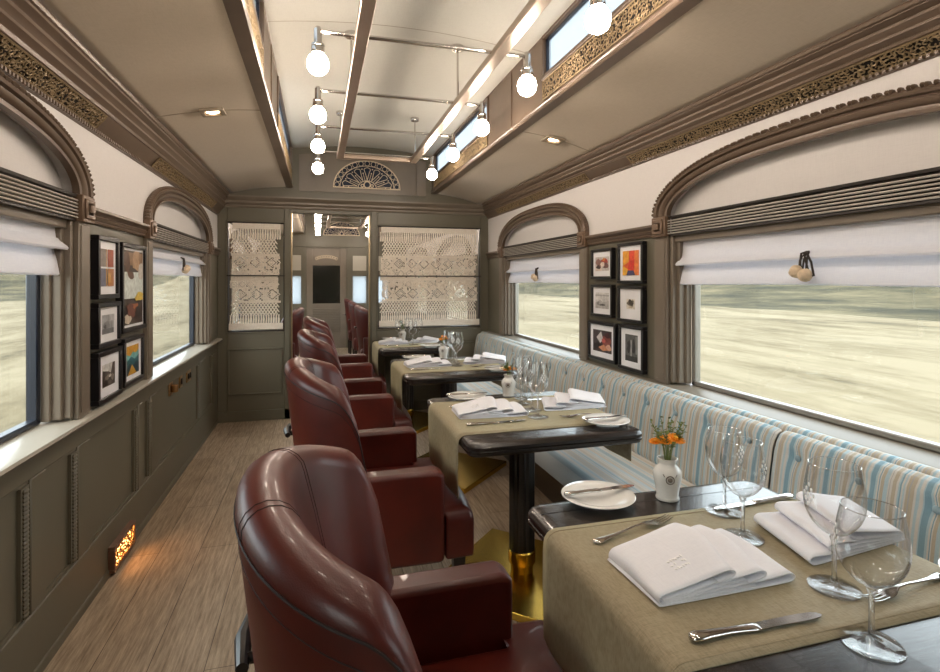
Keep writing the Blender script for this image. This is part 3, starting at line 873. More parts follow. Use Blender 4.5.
def art_mono(P):
    P(SQ(-1, 1, -1, 1), '#5f5f5d'); P(SQ(-1, 1, -1, -.6), '#3a3a39'); P(blob(-.4, .1, .3, sy=1.6), '#2d2d2c'); P(blob(.4, .1, .28, sy=1.8), '#343433'); P(SQ(-.1, .1, -.6, .6), '#a6a6a3'); P(SQ(.7, 1, -.4, .9), '#8a8a87')
PG = 'framed pictures hung between the windows'
L = 'left'
for args in (
    (L, 2.615, 2.865, 1.272, 1.545, .02, (.03, .035), 'black-framed picture of four brown and rust blocks, topmost in its column by the near window', art_blocks),
    (L, 2.905, 3.275, 1.10, 1.535, .022, (0.012, .012), 'tall black-framed brown collage picture without a mount, largest of the five beside the aisle', art_collage),
    (L, 2.615, 2.885, 1.062, 1.256, .02, (.045, .035), 'black-framed pale grey photograph directly under the picture of rust blocks', art_grey),
    (L, 2.615, 2.905, .822, 1.045, .02, (.05, .042), 'black-framed dark photograph of a steep street, lowest of its column and near the sill', art_street),
    (L, 2.935, 3.235, .838, 1.072, .02, (.04, .025), 'black-framed picture of teal peaks and a yellow sky below the tall collage', art_peak)):
    picture(*args)['group'] = PG
Rr = 'right'
for args in (
    (Rr, 2.985, 3.25, 1.362, 1.558, .018, (.028, .035), 'small black-framed picture of a pale hand and red shapes, topmost left over the bench', art_hand),
    (Rr, 2.655, 2.92, 1.335, 1.575, .018, (.03, .03), 'black-framed orange and red geometric picture, brightest of the six over the bench', art_geo),
    (Rr, 2.985, 3.25, 1.12, 1.328, .018, (.03, .035), 'black-framed pale grey sketch, middle of the column nearest the far window over the bench', art_sketch),
    (Rr, 2.655, 2.92, 1.108, 1.322, .018, (.07, .06), 'black-framed white picture with one small dark motif, under the orange geometric one', art_small),
    (Rr, 2.945, 3.29, .838, 1.088, .02, (.035, .035), 'wide black-framed photograph in warm dark reds, broadest of the six over the bench', art_warm),
    (Rr, 2.65, 2.91, .826, 1.092, .02, (.045, .035), 'black-framed upright black-and-white photograph, lowest beside the big bench window', art_mono)):
    picture(*args)['group'] = PG

# ------------------------------------------------------------------ lights
lt = thing('ceiling_light_rail', 'long nickel rail chandelier with opal globe bulbs hung under the raised ceiling', 'chandelier', (.46, 2.3, 2.30))
ROWS = [.20, .935, 1.66, 2.31, 3.02, 3.72, 4.45]
BX = (-.285, .315); ZBAR = .065
def loc_(x, y, z): return (x, y - 2.3, z)
fr = MB()
ys, ye = -.4, 4.55
for x in BX: fr.box(x-.028, x+.028, ys-2.3, ye-2.3, ZBAR-.018, ZBAR+.018)
fr.box(BX[0]+.028, BX[1]-.028, ye-2.3-.05, ye-2.3, ZBAR-.018, ZBAR+.018)
fr.box(BX[0]+.028, BX[1]-.028, ys-2.3, ys-2.3+.05, ZBAR-.018, ZBAR+.018)
fr.build('frame', M['nickel'], lt, bevel=.004, seg=2)
for i, y in enumerate(ROWS):
    cr = MB(); zt = ZBAR + .012
    cr.tube([loc_(-.46, y, zt), loc_(.46, y, zt)], .009, 10)
    ct_ = cr.build('cross_tube', M['steel'], lt)
    for x in (-.46, .46):
        sk = MB()
        sk.lathe([(0, .018), (.010, .018), (.012, .012), (.016, .008), (.0165, -.050), (.026, -.053), (.027, -.062), (.0245, -.064), (.0265, -.067), (.0265, -.092), (.018, -.097), (0, -.097)], loc_(x, y, zt), 16)
        sk.build('lamp_holder', M['steel'], lt)
        bb = MB()
        bb.lathe([(.018, -.090), (.022, -.096), (.034, -.104), (.041, -.117), (.0435, -.132), (.0435, -.140), (.0405, -.156), (.032, -.169), (.018, -.178), (.0, -.181)], loc_(x, y, zt), 20)
        bb.build('bulb', M['bulb'], lt, ang=80)
for y in (.20, 1.66, 3.02, 4.45):
    for x in (-.285, .315):
        rd = MB(); zc = zup(.46 + x) - 2.30 - .01
        rd.tube([loc_(x, y, ZBAR), loc_(x, y, zc)], .006, 8)
        ro = rd.build('suspension_rod', M['steel'], lt)
        rs = MB(); rs.lathe([(0, -.026), (.032, -.026), (.036, -.016), (.036, 0), (0, 0)], loc_(x, y, zc), 16); rs.build('ceiling_rose', M['steel'], ro)

dup(lt, (.46, 8.3, 2.30), 0, 'second rail chandelier in the room beyond the doorway')

def downlight(x, y, z, tilt, label):
    t = thing('downlight', label, 'downlight', (x, y, z)); t.rotation_euler = (0, tilt, 0)
    f = MB()
    for (a, b, c, d) in ((-.06, .06, -.06, -.038), (-.06, .06, .038, .06), (-.06, -.038, -.038, .038), (.038, .06, -.038, .038)): f.box(a, b, c, d, -.012, 0)
    f.build('bezel', M['seam'], t, bevel=.003)
    l = MB(); l.lathe([(0, -.004), (.026, -.005), (.034, -.002)], (0, 0, -.002), 16); l.build('lamp', M['spot'], t)
    d = MB(); d.box(-.04, .04, -.04, .04, -.003, -.001); d.build('baffle', M['seam'], t)
downlight(-.535, 3.12, 2.246, -.15, 'small square ceiling downlight on the aisle side of the chandelier')
downlight(1.42, 3.12, 2.237, .18, 'small square ceiling downlight on the bench side of the chandelier')

# floor-level grille lamp on the aisle wall
fv = thing('floor_light_grille', 'glowing brass filigree grille low on the aisle wall near the floor', 'floor light', (XL, 2.965, .015))
f = MB()
for (a, b, c, d) in ((-.15, .15, 0, .014), (-.15, .15, .106, .12), (-.15, -.136, .014, .106), (.136, .15, .014, .106)): f.box(-.001, .028, a, b, c, d)
f.build('frame', M['copper'], fv, bevel=.002, seg=1)
fili_mb(.272, .092, 91, lambda a, b: (.024, a - .136, .014 + b), .017, .003).build('fretwork', M['brass_d'], fv)
g = MB(); g.box(.007, .010, -.136, .136, .014, .106); g.build('lamp', M['ventglow'], fv)

# sockets on the aisle wall
for i, (y, lab, w) in enumerate(((3.95, 'brass wall switch with a projecting knob, first of the three under the aisle-side window', .04), (4.22, 'brass wall socket between the knob switch and the white-topped socket, aisle wall', .035), (4.46, 'brass wall socket nearest the partition, aisle wall', .06))):
    t = thing('wall_socket', lab, 'wall socket', (XL - .016, y, .61))
    p = MB(); p.box(0, .01, -w, w, -.01, .075); p.build('plate', M['brass_d'], t, bevel=.003)
    k = MB()
    if i == 0: k.lathe([(0, .0), (.02, .0), (.022, .006), (.022, .045), (.017, .05), (0, .05)], (.03, 0, .01), 14); k.box(.008, .02, -.012, .012, .02, .05)
    else:
        for yy in ((0,) if i == 1 else (-.028, .028)): k.box(.01, .018, yy-.016, yy+.016, .015, .055)
    k.build('knob' if i == 0 else 'outlet', M['brass_d'] if i == 0 else M['darkwood'], t, bevel=.003)

# ------------------------------------------------------------------ bench
def bench():
    t = thing('banquette', 'long blue and tan striped buttoned banquette under the bench-side windows', 'bench', (1.2, 2.3, 0))
    LY = lambda y: y - 2.3
    ya, yb = -1.9, 5.58
    p = MB(); p.box(.17, .56, LY(ya), LY(yb), 0, .30); p.build('plinth', M['plinth'], t, bevel=.01)
    seams = [ya, -.95, .30, 1.64, 3.0, 4.30, yb]
    # seat cushions
    for i, (a, b) in enumerate(zip(seams[:-1], seams[1:])):
        s = MB()
        prof = [(.0, .305), (-.012, .33), (-.014, .40), (-.004, .432), (.03, .448), (.1, .455), (.25, .458), (.40, .452), (.46, .44), (.46, .305)]
        s.extr(prof, 'y', LY(a) + .002, LY(b) - .002, n=6)
        s.build('seat_cushion', M['stripe_x'], t, bevel=.014, seg=3, ang=50)
    # back cushions with buttons
    for i, (a, b) in enumerate(zip(seams[:-1], seams[1:])):
        n = max(2, round((b-a)/.24)); bts = [a + (k+.5)*(b-a)/n for k in range(n)]
        zb = .722
        prof = [(.0, .44), (-.012, .47), (-.004, .55), (.008, .64), (.020, .715), (.030, .76), (.047, .787), (.070, .797), (.092, .792), (.105, .775)]
        x0 = .40
        K = len(prof)
        yn = int((b-a)/.02)
        def fn(u, v):
            y = a + .004 + (b-a-.008)*u
            s_ = v*(K-1); j = min(K-2, int(s_)); q = s_-j
            x = prof[j][0]*(1-q) + prof[j+1][0]*q; z = prof[j][1]*(1-q) + prof[j+1][1]*q
            e = min(y-a, b-y)
            dx = .022*math.exp(-(e/.018)**1.2)
            for yb_ in bts:
                r2 = ((y-yb_)/.032)**2 + ((z-zb)/.03)**2
                if r2 < 9: dx += .020*math.exp(-r2)
                if z < zb: dx += .0045*math.exp(-((y-yb_)/.018)**2)
            return (x0 + x + dx, LY(y), z - (.012*math.exp(-(e/.018)**1.2) if v > .5 else 0))
        s = MB(); s.grid(fn, yn, 27)
        c = s.build('back_cushion', M['stripe_y'], t, ang=80)
        for yb_ in bts:
            bt = MB(); bt.ball((x0 + .02 + .014, LY(yb_), zb), .012, 10, 6, (.55, 1, 1)); bt.build('button', M['button'], c)
        sd = MB()
    # upholstered ledge behind the cushions
    prof = [(.485, .30), (.485, .788), (.495, .803), (.51, .809), (.53, .806), (.545, .796), (.55, .78), (.55, .30)]
    l = MB(); l.extr(prof, 'y', LY(ya), LY(yb), n=2); l.build('back_ledge', M['stripe_y'], t, ang=60)
M['button'] = plain('button_blue_cloth', '#93a9b3', .8)
bench()

# ------------------------------------------------------------------ chairs
def chair(loc, rz, label, group):
    t = thing('armchair', label, 'armchair', loc, rz, group)
    a_, b_, nx = .245, .345, 2.12; xc = -.018
    TH = .088
    def plan(ph):
        c, s_ = abs(cos(ph)), sin(ph)
        return Vector((xc - a_*c**(2/nx), b_*math.copysign(abs(s_)**(2/nx), s_)))
    NP = 56
    # arc-length-ish sampling of the U
    raw = [plan(-PI/2 + PI*i/400) for i in range(401)]
    raw = [Vector((xc + .02, -b_))] + raw + [Vector((xc + .02, b_))]
    cum = [0]
    for p, q in zip(raw[:-1], raw[1:]): cum.append(cum[-1] + (q-p).length)
    tot = cum[-1]
    def at(s_):
        s_ = max(0, min(tot, s_)); i = 0
        lo, hi = 0, len(cum)-1
        while hi - lo > 1:
            m_ = (lo+hi)//2
            if cum[m_] <= s_: lo = m_
            else: hi = m_
        q = (s_-cum[lo])/max(1e-9, cum[hi]-cum[lo]); p = raw[lo].lerp(raw[hi], q)
        tg = (raw[hi]-raw[lo]).normalized()
        return p, Vector((tg.y, -tg.x))      # outward-left normal
    def ztop(q):                               # q = 0 centre .. 1 wing front
        zt = 1.035 - .10*q**1.7
        if q < .78: return zt
        k = (q-.78)/.22
        return .62 + (zt-.62)*max(0, 1-k**2.8)**.45
    def place(p, z, zt):
        lean = .095*((z-.28)/.7)**1.1
        sc = .90 + .10*min(1, max(0, (z-.28)/.55))
        return (p.x - lean*.8, p.y*sc, z)
    rings = []; outer_rim = []; inner_rim = []
    for i in range(NP+1):
        s_ = tot*i/NP; q = abs(2*i/NP - 1)
        p, nrm = at(s_)
        cen = Vector((-.10, 0)) 
        if nrm.dot(p - cen) < 0: nrm = -nrm
        zt = ztop(q); th = TH*(1 if q < .86 else .35 + .65*math.sqrt(max(0, 1 - ((q-.86)/.14)**2)))
        ring = []
        r = th/2; zs = max(.30, zt - r)
        for j in range(9):
            ring.append(place(p, .28 + (zs-.28)*j/8, zt))
        for j in range(1, 8):
            a = PI*j/8
            pc = p - nrm*(r - r*cos(a)); ring.append(place(pc, zs + r*sin(a)*.95, zt))
        pin = p - nrm*th
        for j in range(9):
            f_ = j/8; z = zs + (.36-zs)*f_
            pz = pin - nrm*(.03*sin(PI*min(1, f_*1.1))*(1-q*.6))
            ring.append(place(pz, z, zt))
        rings.append(ring)
        outer_rim.append(ring[8]); inner_rim.append(ring)
    mb = MB(); mb.rings(rings, True)
    bk_ = mb.build('backrest', M['leather'], t, ang=70)
    st = MB()
    def off(ring_pt, d=.0): return ring_pt
    st.tube([(x-.0, y*1.004, z-.002) for (x, y, z) in outer_rim], .0022, 5)
    st.tube([(lambda A, B: (A[0]*.5+B[0]*.5, (A[1]*.5+B[1]*.5)*1.003, A[2]*.5+B[2]*.5))(r_[7], r_[8]) for r_ in rings], .0010, 4)
    for k in (19, 37):
        st.tube([rings[k][j] for j in range(8, 25)], .0012, 4); st.tube([rings[k+1][j] for j in range(8, 25)] if k == 19 else [rings[k-1][j] for j in range(8, 25)], .0009, 4)
    st.build('stitching', M['stitch'], bk_)
    for s in (-1, 1):
        ar = MB()
        o, i_ = .342*s, .255*s
        pr = [(-.24, .29), (.245, .285), (.252, .30), (.252, .612), (.244, .626), (.22, .634), (-.24, .63)]
        ar.extr([(x, z) for x, z in pr], 'y', i_, o)
        ar.build('arm', M['leather'], t, bevel=.016, seg=3, ang=50)
    cu = MB()
    out_ = [(-.27, -.25), (.256, -.25), (.258, -.335), (.37, -.33), (.385, -.2), (.39, 0), (.385, .2), (.37, .33), (.258, .335), (.256, .25), (-.27, .25)]
    rg = []
    for ins, z in ((.0, .29), (0, .36), (0, .43), (.004, .452), (.016, .470), (.04, .482)):
        rg.append([(x - math.copysign(ins, x - .1), y - math.copysign(ins, y) if abs(y) > .01 else y, z) for x, y in out_])
    cu.rings(rg, True)
    cu.build('seat', M['leather'], t, bevel=.012, seg=3, ang=60)
    for x, y in ((.32, .275), (.32, -.275), (-.24, .235), (-.24, -.235)):
        lg = MB()
        lg.rings([[(x-w, y-w, z), (x+w, y-w, z), (x+w, y+w, z), (x-w, y+w, z)] for z, w in ((0, .016), (.29, .024))])
        lg.build('leg', M['darkwood'], t, bevel=.003)
    hd_ = MB()
    for y in (-.05, .05): hd_.tube([(-.285, y, .74), (-.325, y, .74)], .009, 8)
    hd_.tube([(-.325, -.075, .74), (-.332, 0, .74), (-.325, .075, .74)], [.010, .015, .010], 10)
    hd_.build('handle', M['darkwood'], t)
    return t
CG = 'oxblood leather armchairs along the aisle'
CY = [.99, 2.33, 3.74, 5.10]
c0 = chair((.21, CY[0], 0), 0, 'large oxblood leather armchair in the foreground, drawn up to the nearest table', CG)
for y, l in zip(CY[1:], ('oxblood leather armchair at the second table, directly beyond the foreground one', 'oxblood leather armchair at the third table, one before the chair by the doorway', 'small-looking oxblood leather armchair beside the partition doorway, farthest in this room')):
    dup(c0, (.21, y, 0), 0, l, CG)
CG2 = 'red armchairs in the room beyond'
for i, (x, y, rz, l) in enumerate(((.80, 7.3, 0, 'red armchair nearest beyond the doorway, seen at its right jamb'), (.80, 8.7, 0, 'red armchair beyond the doorway, left of the end door panes, middle of its row'), (.80, 10.1, 0, 'red armchair next to the end door far beyond the doorway'), (-.5, 6.9, PI, 'red armchair glimpsed at the edge of the narrow macrame hanging'))):
    dup(c0, (x, y, 0), rz, l, CG2)

# ------------------------------------------------------------------ tables
def rr_ring(x0, x1, y0, y1, r, ins, z, n=5):
    pts = []
    x0 += ins; x1 -= ins; y0 += ins; y1 -= ins; r = max(.004, r - ins)
    for cx, cy, a0 in ((x1-r, y1-r, 0), (x0+r, y1-r, PI/2), (x0+r, y0+r, PI), (x1-r, y0+r, 1.5*PI)):
        for i in range(n+1):
            a = a0 + PI/2*i/n; pts.append((cx + r*cos(a), cy + r*sin(a), z))
    return pts
TZ = .752
def table(yc, x0, x1, label, ly=.42, colx=.895):
    xm = colx
    t = thing('dining_table', label, 'table', (xm, yc, 0), 0, 'dark pedestal dining tables')
    a, b = x0 - xm, x1 - xm
    mb = MB()
    pr = ((.10, .700), (.016, .700), (.007, .704), (.005, .711), (.0, .714), (.0, .722), (.0035, .7245), (.0, .727), (.0, .738), (.006, .746), (.014, .7505), (.03, .752))
    mb.rings([rr_ring(a, b, -ly, ly, .045, i, z) for i, z in pr])
    mb.build('tabletop', M['tabletop'], t, ang=28)
    for y in (-ly + .075, ly - .075):
        il = MB(); il.box(a + .02, b - .02, y-.0015, y+.0015, .7515, .7523)
        il.build('inlay', M['black'], t)
    cl = MB(); pts = []
    prof = []
    n = 8
    for i in range(n*4):
        q = 2*PI*i/(n*4); r = .058 - (.006 if i % 4 == 0 else 0)
        prof.append((r*cos(q), r*sin(q)))
    cl.extr(prof, 'z', .13, .69)
    cl.lathe([(.06, .66), (.085, .675), (.095, .69), (.16, .693), (.16, .70)], (0, 0, 0), 20, cap1=True)
    cl.build('column', M['column'], t, ang=25)
    co = MB(); co.lathe([(.0, .035), (.050, .035), (.052, .07), (.060, .075), (.062, .08), (.062, .13), (.058, .135), (0, .135)], (0, 0, 0), 24); co.build('collar', M['brass'], t)
    bp = MB(); h = .435
    bp.extr([(h, 0), (0, h), (-h, 0), (0, -h)], 'z', .0, .034)
    bp.build('base_plate', M['brass'], t, bevel=.004)
    return t
def runner(yc, x0, x1, label, hw=.27, drop=.25, drop2=.17, dy=0):
    t_ = .0022; z = TZ + .0015
    n = 10
    path = []
    r = .03
    path.append((x0 - .012, z - drop)); path.append((x0 - .013, z - drop*.5)); path.append((x0 - .011, z - .05))
    for i in range(5):
        a = PI - PI/2*i/4; path.append((x0 - .009 + .03 + .03*cos(a), z - .03 + .03*sin(a)))
    for i in range(1, 12): path.append((x0 + .03 + (x1 - x0 - .06)*i/12, z))
    for i in range(5):
        a = PI/2 - PI/2*i/4; path.append((x1 + .009 - .03 + .03*cos(a), z - .03 + .03*sin(a)))
    path += [(x1 + .011, z - .05), (x1 + .013, z - drop2*.6), (x1 + .012, z - drop2)]
    K = len(path)
    m_ = MB()
    def fn(u, v):
        k = int(round(u*(K-1))); x, zz = path[k]; y = (v*2-1)*hw
        h = max(0, z - zz - .03)
        y *= 1 - .05*h/.25
        return (x + .008*h/.25*sin(y*22 + 1), y, zz)
    m_.grid(fn, K-1, 16)
    o = m_.build('table_runner', M['runner'], loc=(0, yc + dy, 0), solid=.0024, ang=60)
    for s in (-1, 1):
        hm = MB(); hm.tube([(lambda p: (p[0], p[1], p[2] + .0015))(fn(k/(K-1), .5 + s*.465)) for k in range(K)], .0012, 4)
        hm.build('hem_stitch', M['runner'], o)
    tag(o, label, 'table runner', 'olive runners laid across the tables')
    return o
TY = [.94, 2.31, 3.74, 5.13]
ordn = ('nearest', 'second', 'third', 'farthest')
XA, XB = .53, 1.265
table(TY[0], XA, XB, 'dark oak pedestal table in the right foreground, cut off by the lower photo edge')
table(TY[1], XA, XB, 'dark oak pedestal table just beyond the foreground one, its brass base plate in view')
table(TY[2], XA, XB, 'dark oak pedestal table third along the bench, between second and farthest')
table(TY[3], XA - .005, 1.12, 'small-looking dark oak table right in front of the partition', colx=.82)
runner(TY[0] + .012, XA, XB, 'olive-gold ribbed runner on the foreground table, hanging over its aisle edge', hw=.248, drop=.25)
runner(TY[1], XA, XB, 'olive-gold runner on the second table, hanging near the brass base plate', hw=.29)
runner(TY[2], XA, XB, 'olive-gold runner on the third table along the bench', hw=.27)
runner(TY[3], XA - .005, 1.12, 'olive-gold runner on the farthest table before the partition', hw=.27)
ZR = TZ + .0032      # top of the runner

# ------------------------------------------------------------------ tableware
def plate(loc, label):
    r = .098
    mb = MB()
    mb.lathe([(0, .004), (.055, .004), (.062, .006), (.070, .010), (r, .016), (r+.001, .0175), (r-.001, .019), (.074, .0135), (.064, .009), (.05, .0068), (0, .0065)], (0, 0, 0), 40)
    mb.lathe([(.056, .005), (.056, .0), (.052, .0), (.052, .005)], (0, 0, 0), 32)
    o = mb.build('bread_plate', M['china'], loc=loc, ang=60)
    return tag(o, label, 'plate', 'white bread plates')
def flat_piece(mb, stations):
    """stations: (x, halfwidth, zc, halfthickness)"""
    rg = []
    for x, w, z, h in stations:
        rg.append([(x, w*cos(2*PI*i/12), z + h*sin(2*PI*i/12)) for i in range(12)])
    mb.rings(rg)
def fork_proto(loc, rz, label):
    t = thing('fork', label, 'fork', loc, rz, 'silver table forks')
    h = MB()
    flat_piece(h, [(-.125, .002, .003, .0015), (-.122, .009, .004, .0025), (-.112, .0125, .0045, .003), (-.095, .0095, .005, .003), (-.07, .0055, .006, .0025), (-.03, .0035, .009, .0022), (.0, .0032, .012, .0022), (.025, .004, .0125, .002), (.035, .007, .0118, .0018), (.05, .012, .009, .0014), (.062, .0132, .007, .0013), (.07, .0135, .0062, .0013), (.074, .0132, .0060, .001)])
    h.build('handle', M['silver'], t, ang=80)
    for k in range(4):
        y = (-.0108, -.0036, .0036, .0108)[k]
        p = MB(); p.tube([(.068, y, .0062), (.09, y, .0055), (.108, y*.97, .008), (.122, y*.95, .0125)], [.0019, .0018, .0016, .0008], 6)
        p.build('tine', M['silver'], t, ang=80)
    return t
def knife_proto(loc, rz, label, s=1.0):
    t = thing('knife', label, 'knife', loc, rz, 'silver table knives')
    h = MB()
    flat_piece(h, [(-.135*s, .003, .0065, .003), (-.131*s, .010, .0066, .005), (-.12*s, .0125, .007, .0058), (-.10*s, .010, .0068, .0055), (-.06*s, .0075, .006, .005), (-.03*s, .0085, .0055, .0045), (-.012*s, .0105, .0052, .0042), (-.004*s, .0108, .005, .003), (0, .0085, .005, .0022)])
    h.build('handle', M['silver'], t, ang=80)
    b = MB()
    pts = [(-.002*s, .0085), (.02*s, .0105), (.09*s, .0115), (.115*s, .0105), (.128*s, .006), (.133*s, -.001), (.125*s, -.006), (.10*s, -.0085), (0, -.0085)]
    b.extr(pts, 'z', .0045, .0058)
    b.build('blade', M['silver'], t, bevel=.0005, seg=1)
    return t
def napkin(loc, rz, label, emblem=True, shear=0, seed=1):
    t = thing('napkin', label, 'napkin', loc, rz, 'folded white napkins')
    # side profile of the pleats (x along the fold direction)
    P = [(-.150, .003), (-.06, .002), (.06, .002), (.135, .003), (.151, .007), (.155, .014), (.150, .020), (.135, .0215), (.09, .0175), (.045, .0175), (.070, .0215), (.086, .0255), (.091, .032), (.086, .038), (.068, .039), (.02, .033), (-.02, .0315), (.002, .036), (.016, .040), (.022, .0465), (.016, .0525), (.0, .053), (-.035, .046), (-.09, .035), (-.14, .0265), (-.152, .021), (-.155, .013), (-.153, .006)]
    # Catmull-Rom smoothing
    Q = []
    n = len(P)
    for i in range(n):
        p0, p1, p2, p3 = P[i-1], P[i], P[(i+1) % n], P[(i+2) % n]
        for k in range(3):
            u = k/3
            Q.append(tuple(.5*((2*p1[c]) + (-p0[c]+p2[c])*u + (2*p0[c]-5*p1[c]+4*p2[c]-p3[c])*u*u + (-p0[c]+3*p1[c]-3*p2[c]+p3[c])*u**3) for c in (0, 1)))
    hw = .092
    mb = MB(); K = len(Q); NY = 14
    rr = random.Random(seed)
    ph = rr.uniform(0, 6)
    vs = []
    for j in range(NY+1):
        v = 2*j/NY - 1; y = v*hw
        for (x, z) in Q:
            e = .010*x*0 + .004*sin(3*v + ph)*(z/.04)
            puff = 1 + .10*(1 - v*v) + .12*sin(2.2*v + ph)
            vs.append((x + e + shear*y + .006*v*(z/.03), y*(1 + .05*x/.15), max(.0008, z*puff if z > .004 else z)))
    fs = []
    for j in range(NY):
        for i in range(K): fs.append((j*K+i, j*K+(i+1) % K, (j+1)*K+(i+1) % K, (j+1)*K+i))
    mb.add(vs, fs)
    # inner layers of the folded cloth, seen at the open ends
    def layer(pts):
        b0 = len(mb.v); k = len(pts); vv = []
        for j in range(NY+1):
            v = 2*j/NY - 1; y = v*hw*.995
            puff = 1 + .10*(1 - v*v) + .12*sin(2.2*v + ph)
            vv += [(x + shear*y + .006*v*(z/.03), y*(1 + .05*x/.15), z*puff) for x, z in pts]
        mb.add(vv, [(j*k+i, j*k+i+1, (j+1)*k+i+1, (j+1)*k+i) for j in range(NY) for i in range(k-1)])
    layer([(.045, .0172), (.0, .0155), (-.07, .013), (-.145, .010)])
    layer([(.06, .0085), (.0, .008), (-.07, .007), (-.147, .006)])
    layer([(-.02, .0312), (-.05, .028), (-.09, .0215), (-.147, .0155)])
    layer([(.04, .0248), (-.01, .0235), (-.07, .0185), (-.146, .0125)])
    mb.build('cloth', M['napkin'], t, solid=.0022, ang=60, recalc=False)
    if emblem:
        e = MB()
        for i in range(-1, 2):
            for j in range(-1, 2):
                if i == j == 0: continue
                for s in (-1, 1):
                    cx, cy = -.075 + i*.0115 + s*.0028, -.035 + j*.0115
                    x = cx; z = max(p[2] for p in vs if abs(p[0] - x) < .012 and abs(p[1] - cy) < .012)
                    e.ball((x, cy, z + .0012), .0052, 8, 4, (.5 if s > 0 else 1, 1 if s > 0 else .5, .22))
        e.build('embroidered_emblem', M['thread'], t)
    return t
def wineglass(loc, label, h=.225, r=.046, ang=0):
    t = thing('wine_glass', label, 'wine glass', loc, ang, 'clear wine glasses')
    k = h/.225
    ft = MB()
    ft.lathe([(0, .0002), (.043, .0002), (.0455, .0016), (.0445, .0034), (.024, .0048), (.010, .0085), (.0058, .015), (.0046, .03), (.0044, .06*k), (.0052, .082*k), (.0085, .093*k), (.0, .0965*k)], (0, 0, 0), 32)
    ft.build('foot_and_stem', M['glass_solid'], t, ang=80)
    pr = [(.003, .094), (.012, .098), (.024, .107), (.036, .122), (.0435, .140), (.046, .158), (.0455, .178), (.0425, .200), (.0385, .225)]
    sm_ = []
    for i in range(len(pr)-1):
        p0 = pr[max(0, i-1)]; p1, p2 = pr[i], pr[i+1]; p3 = pr[min(len(pr)-1, i+2)]
        for u in (0, .34, .67): sm_.append(tuple(.5*((2*p1[c]) + (-p0[c]+p2[c])*u + (2*p0[c]-5*p1[c]+4*p2[c]-p3[c])*u*u + (-p0[c]+3*p1[c]-3*p2[c]+p3[c])*u**3) for c in (0, 1)))
    sm_.append(pr[-1])
    sm_ = [(q*r/.046, z*k) for q, z in sm_]
    inn = [(max(0, q - .0011), z + (.0022 if i < 5 else 0)) for i, (q, z) in enumerate(sm_)][::-1]
    bw = MB(); bw.lathe([(0, sm_[0][1])] + sm_ + inn + [(0, inn[-1][1])], (0, 0, 0), 40)
    bo = bw.build('bowl', M['glass'], t, ang=60)
    rm = MB(); R_ = sm_[-1][0]
    rm.tube([(R_*cos(q), R_*sin(q), h) for q in [2*PI*i/36 for i in range(36)]], .0009, 5, True)
    rm.build('rim', M['rim'], bo)
    em_ = MB()
    for i in range(3):
        for j in range(3):
            a = (i - j)*.13; z = (.172 + (i + j - 2)*.0085)*k
            q = r*1.0*(1.004 - max(0, z/k-.165)*1.6)
            em_.ball((q*cos(a), q*sin(a), z), .0045, 6, 4, (.25, .7, 1))
    em_.build('etched_emblem', M['etch'], bo)
    return t
m, nt, out = newmat('solid_crystal'); g = N(nt, 'BsdfGlass'); g.inputs['Roughness'].default_value = 0; g.inputs['IOR'].default_value = 1.45
tr = N(nt, 'BsdfTransparent'); mx = N(nt, 'MixShader'); mx.inputs[0].default_value = .5
nt.links.new(g.outputs[0], mx.inputs[1]); nt.links.new(tr.outputs[0], mx.inputs[2]); nt.links.new(mx.outputs[0], out.inputs['Surface'])
M['glass_solid'] = m
m, nt, out = newmat('bowl_crystal'); g = N(nt, 'BsdfGlass'); g.inputs['Roughness'].default_value = 0; g.inputs['IOR'].default_value = 1.5
tr = N(nt, 'BsdfTransparent'); mx = N(nt, 'MixShader'); mx.inputs[0].default_value = .4
nt.links.new(g.outputs[0], mx.inputs[1]); nt.links.new(tr.outputs[0], mx.inputs[2]); nt.links.new(mx.outputs[0], out.inputs['Surface'])
M['glass_bowl'] = m
m, nt, out = newmat('glass_rim'); g = N(nt, 'BsdfGlossy'); g.inputs['Roughness'].default_value = .05; tr = N(nt, 'BsdfTransparent'); mx = N(nt, 'MixShader'); mx.inputs[0].default_value = .55
nt.links.new(g.outputs[0], mx.inputs[1]); nt.links.new(tr.outputs[0], mx.inputs[2]); nt.links.new(mx.outputs[0], out.inputs['Surface'])
M['rim'] = m
def vase(loc, label):
    t = thing('vase', label, 'vase', loc, -2.0, 'white ceramic bud vases')
    mb = MB()
    mb.lathe([(0, .001), (.030, .001), (.0315, .004), (.030, .009), (.0285, .012), (.034, .045), (.038, .066), (.037, .078), (.029, .089), (.0225, .096), (.022, .101), (.026, .108), (.027, .112), (.025, .113), (.021, .105), (.02, .098), (.03, .075), (.028, .02), (0, .012)], (0, 0, 0), 32)
    v = mb.build('body', M['vase'], t, ang=60)
    e = MB(); q = .0385
    e.tube([(q - .0006, .0105*cos(a), .063 + .0105*sin(a)) for a in [2*PI*i/16 for i in range(16)]], .0016, 5, True)
    e.ball((q - .001, 0, .063), .0065, 8, 6, (.3, 1, 1))
    e.tube([(q-.002, -.014, .071), (q-.0035, -.018, .078)], .0012, 4); e.tube([(q-.002, .014, .071), (q-.0035, .018, .078)], .0012, 4)
    e.build('crest', M['emblem'], v)
    return t
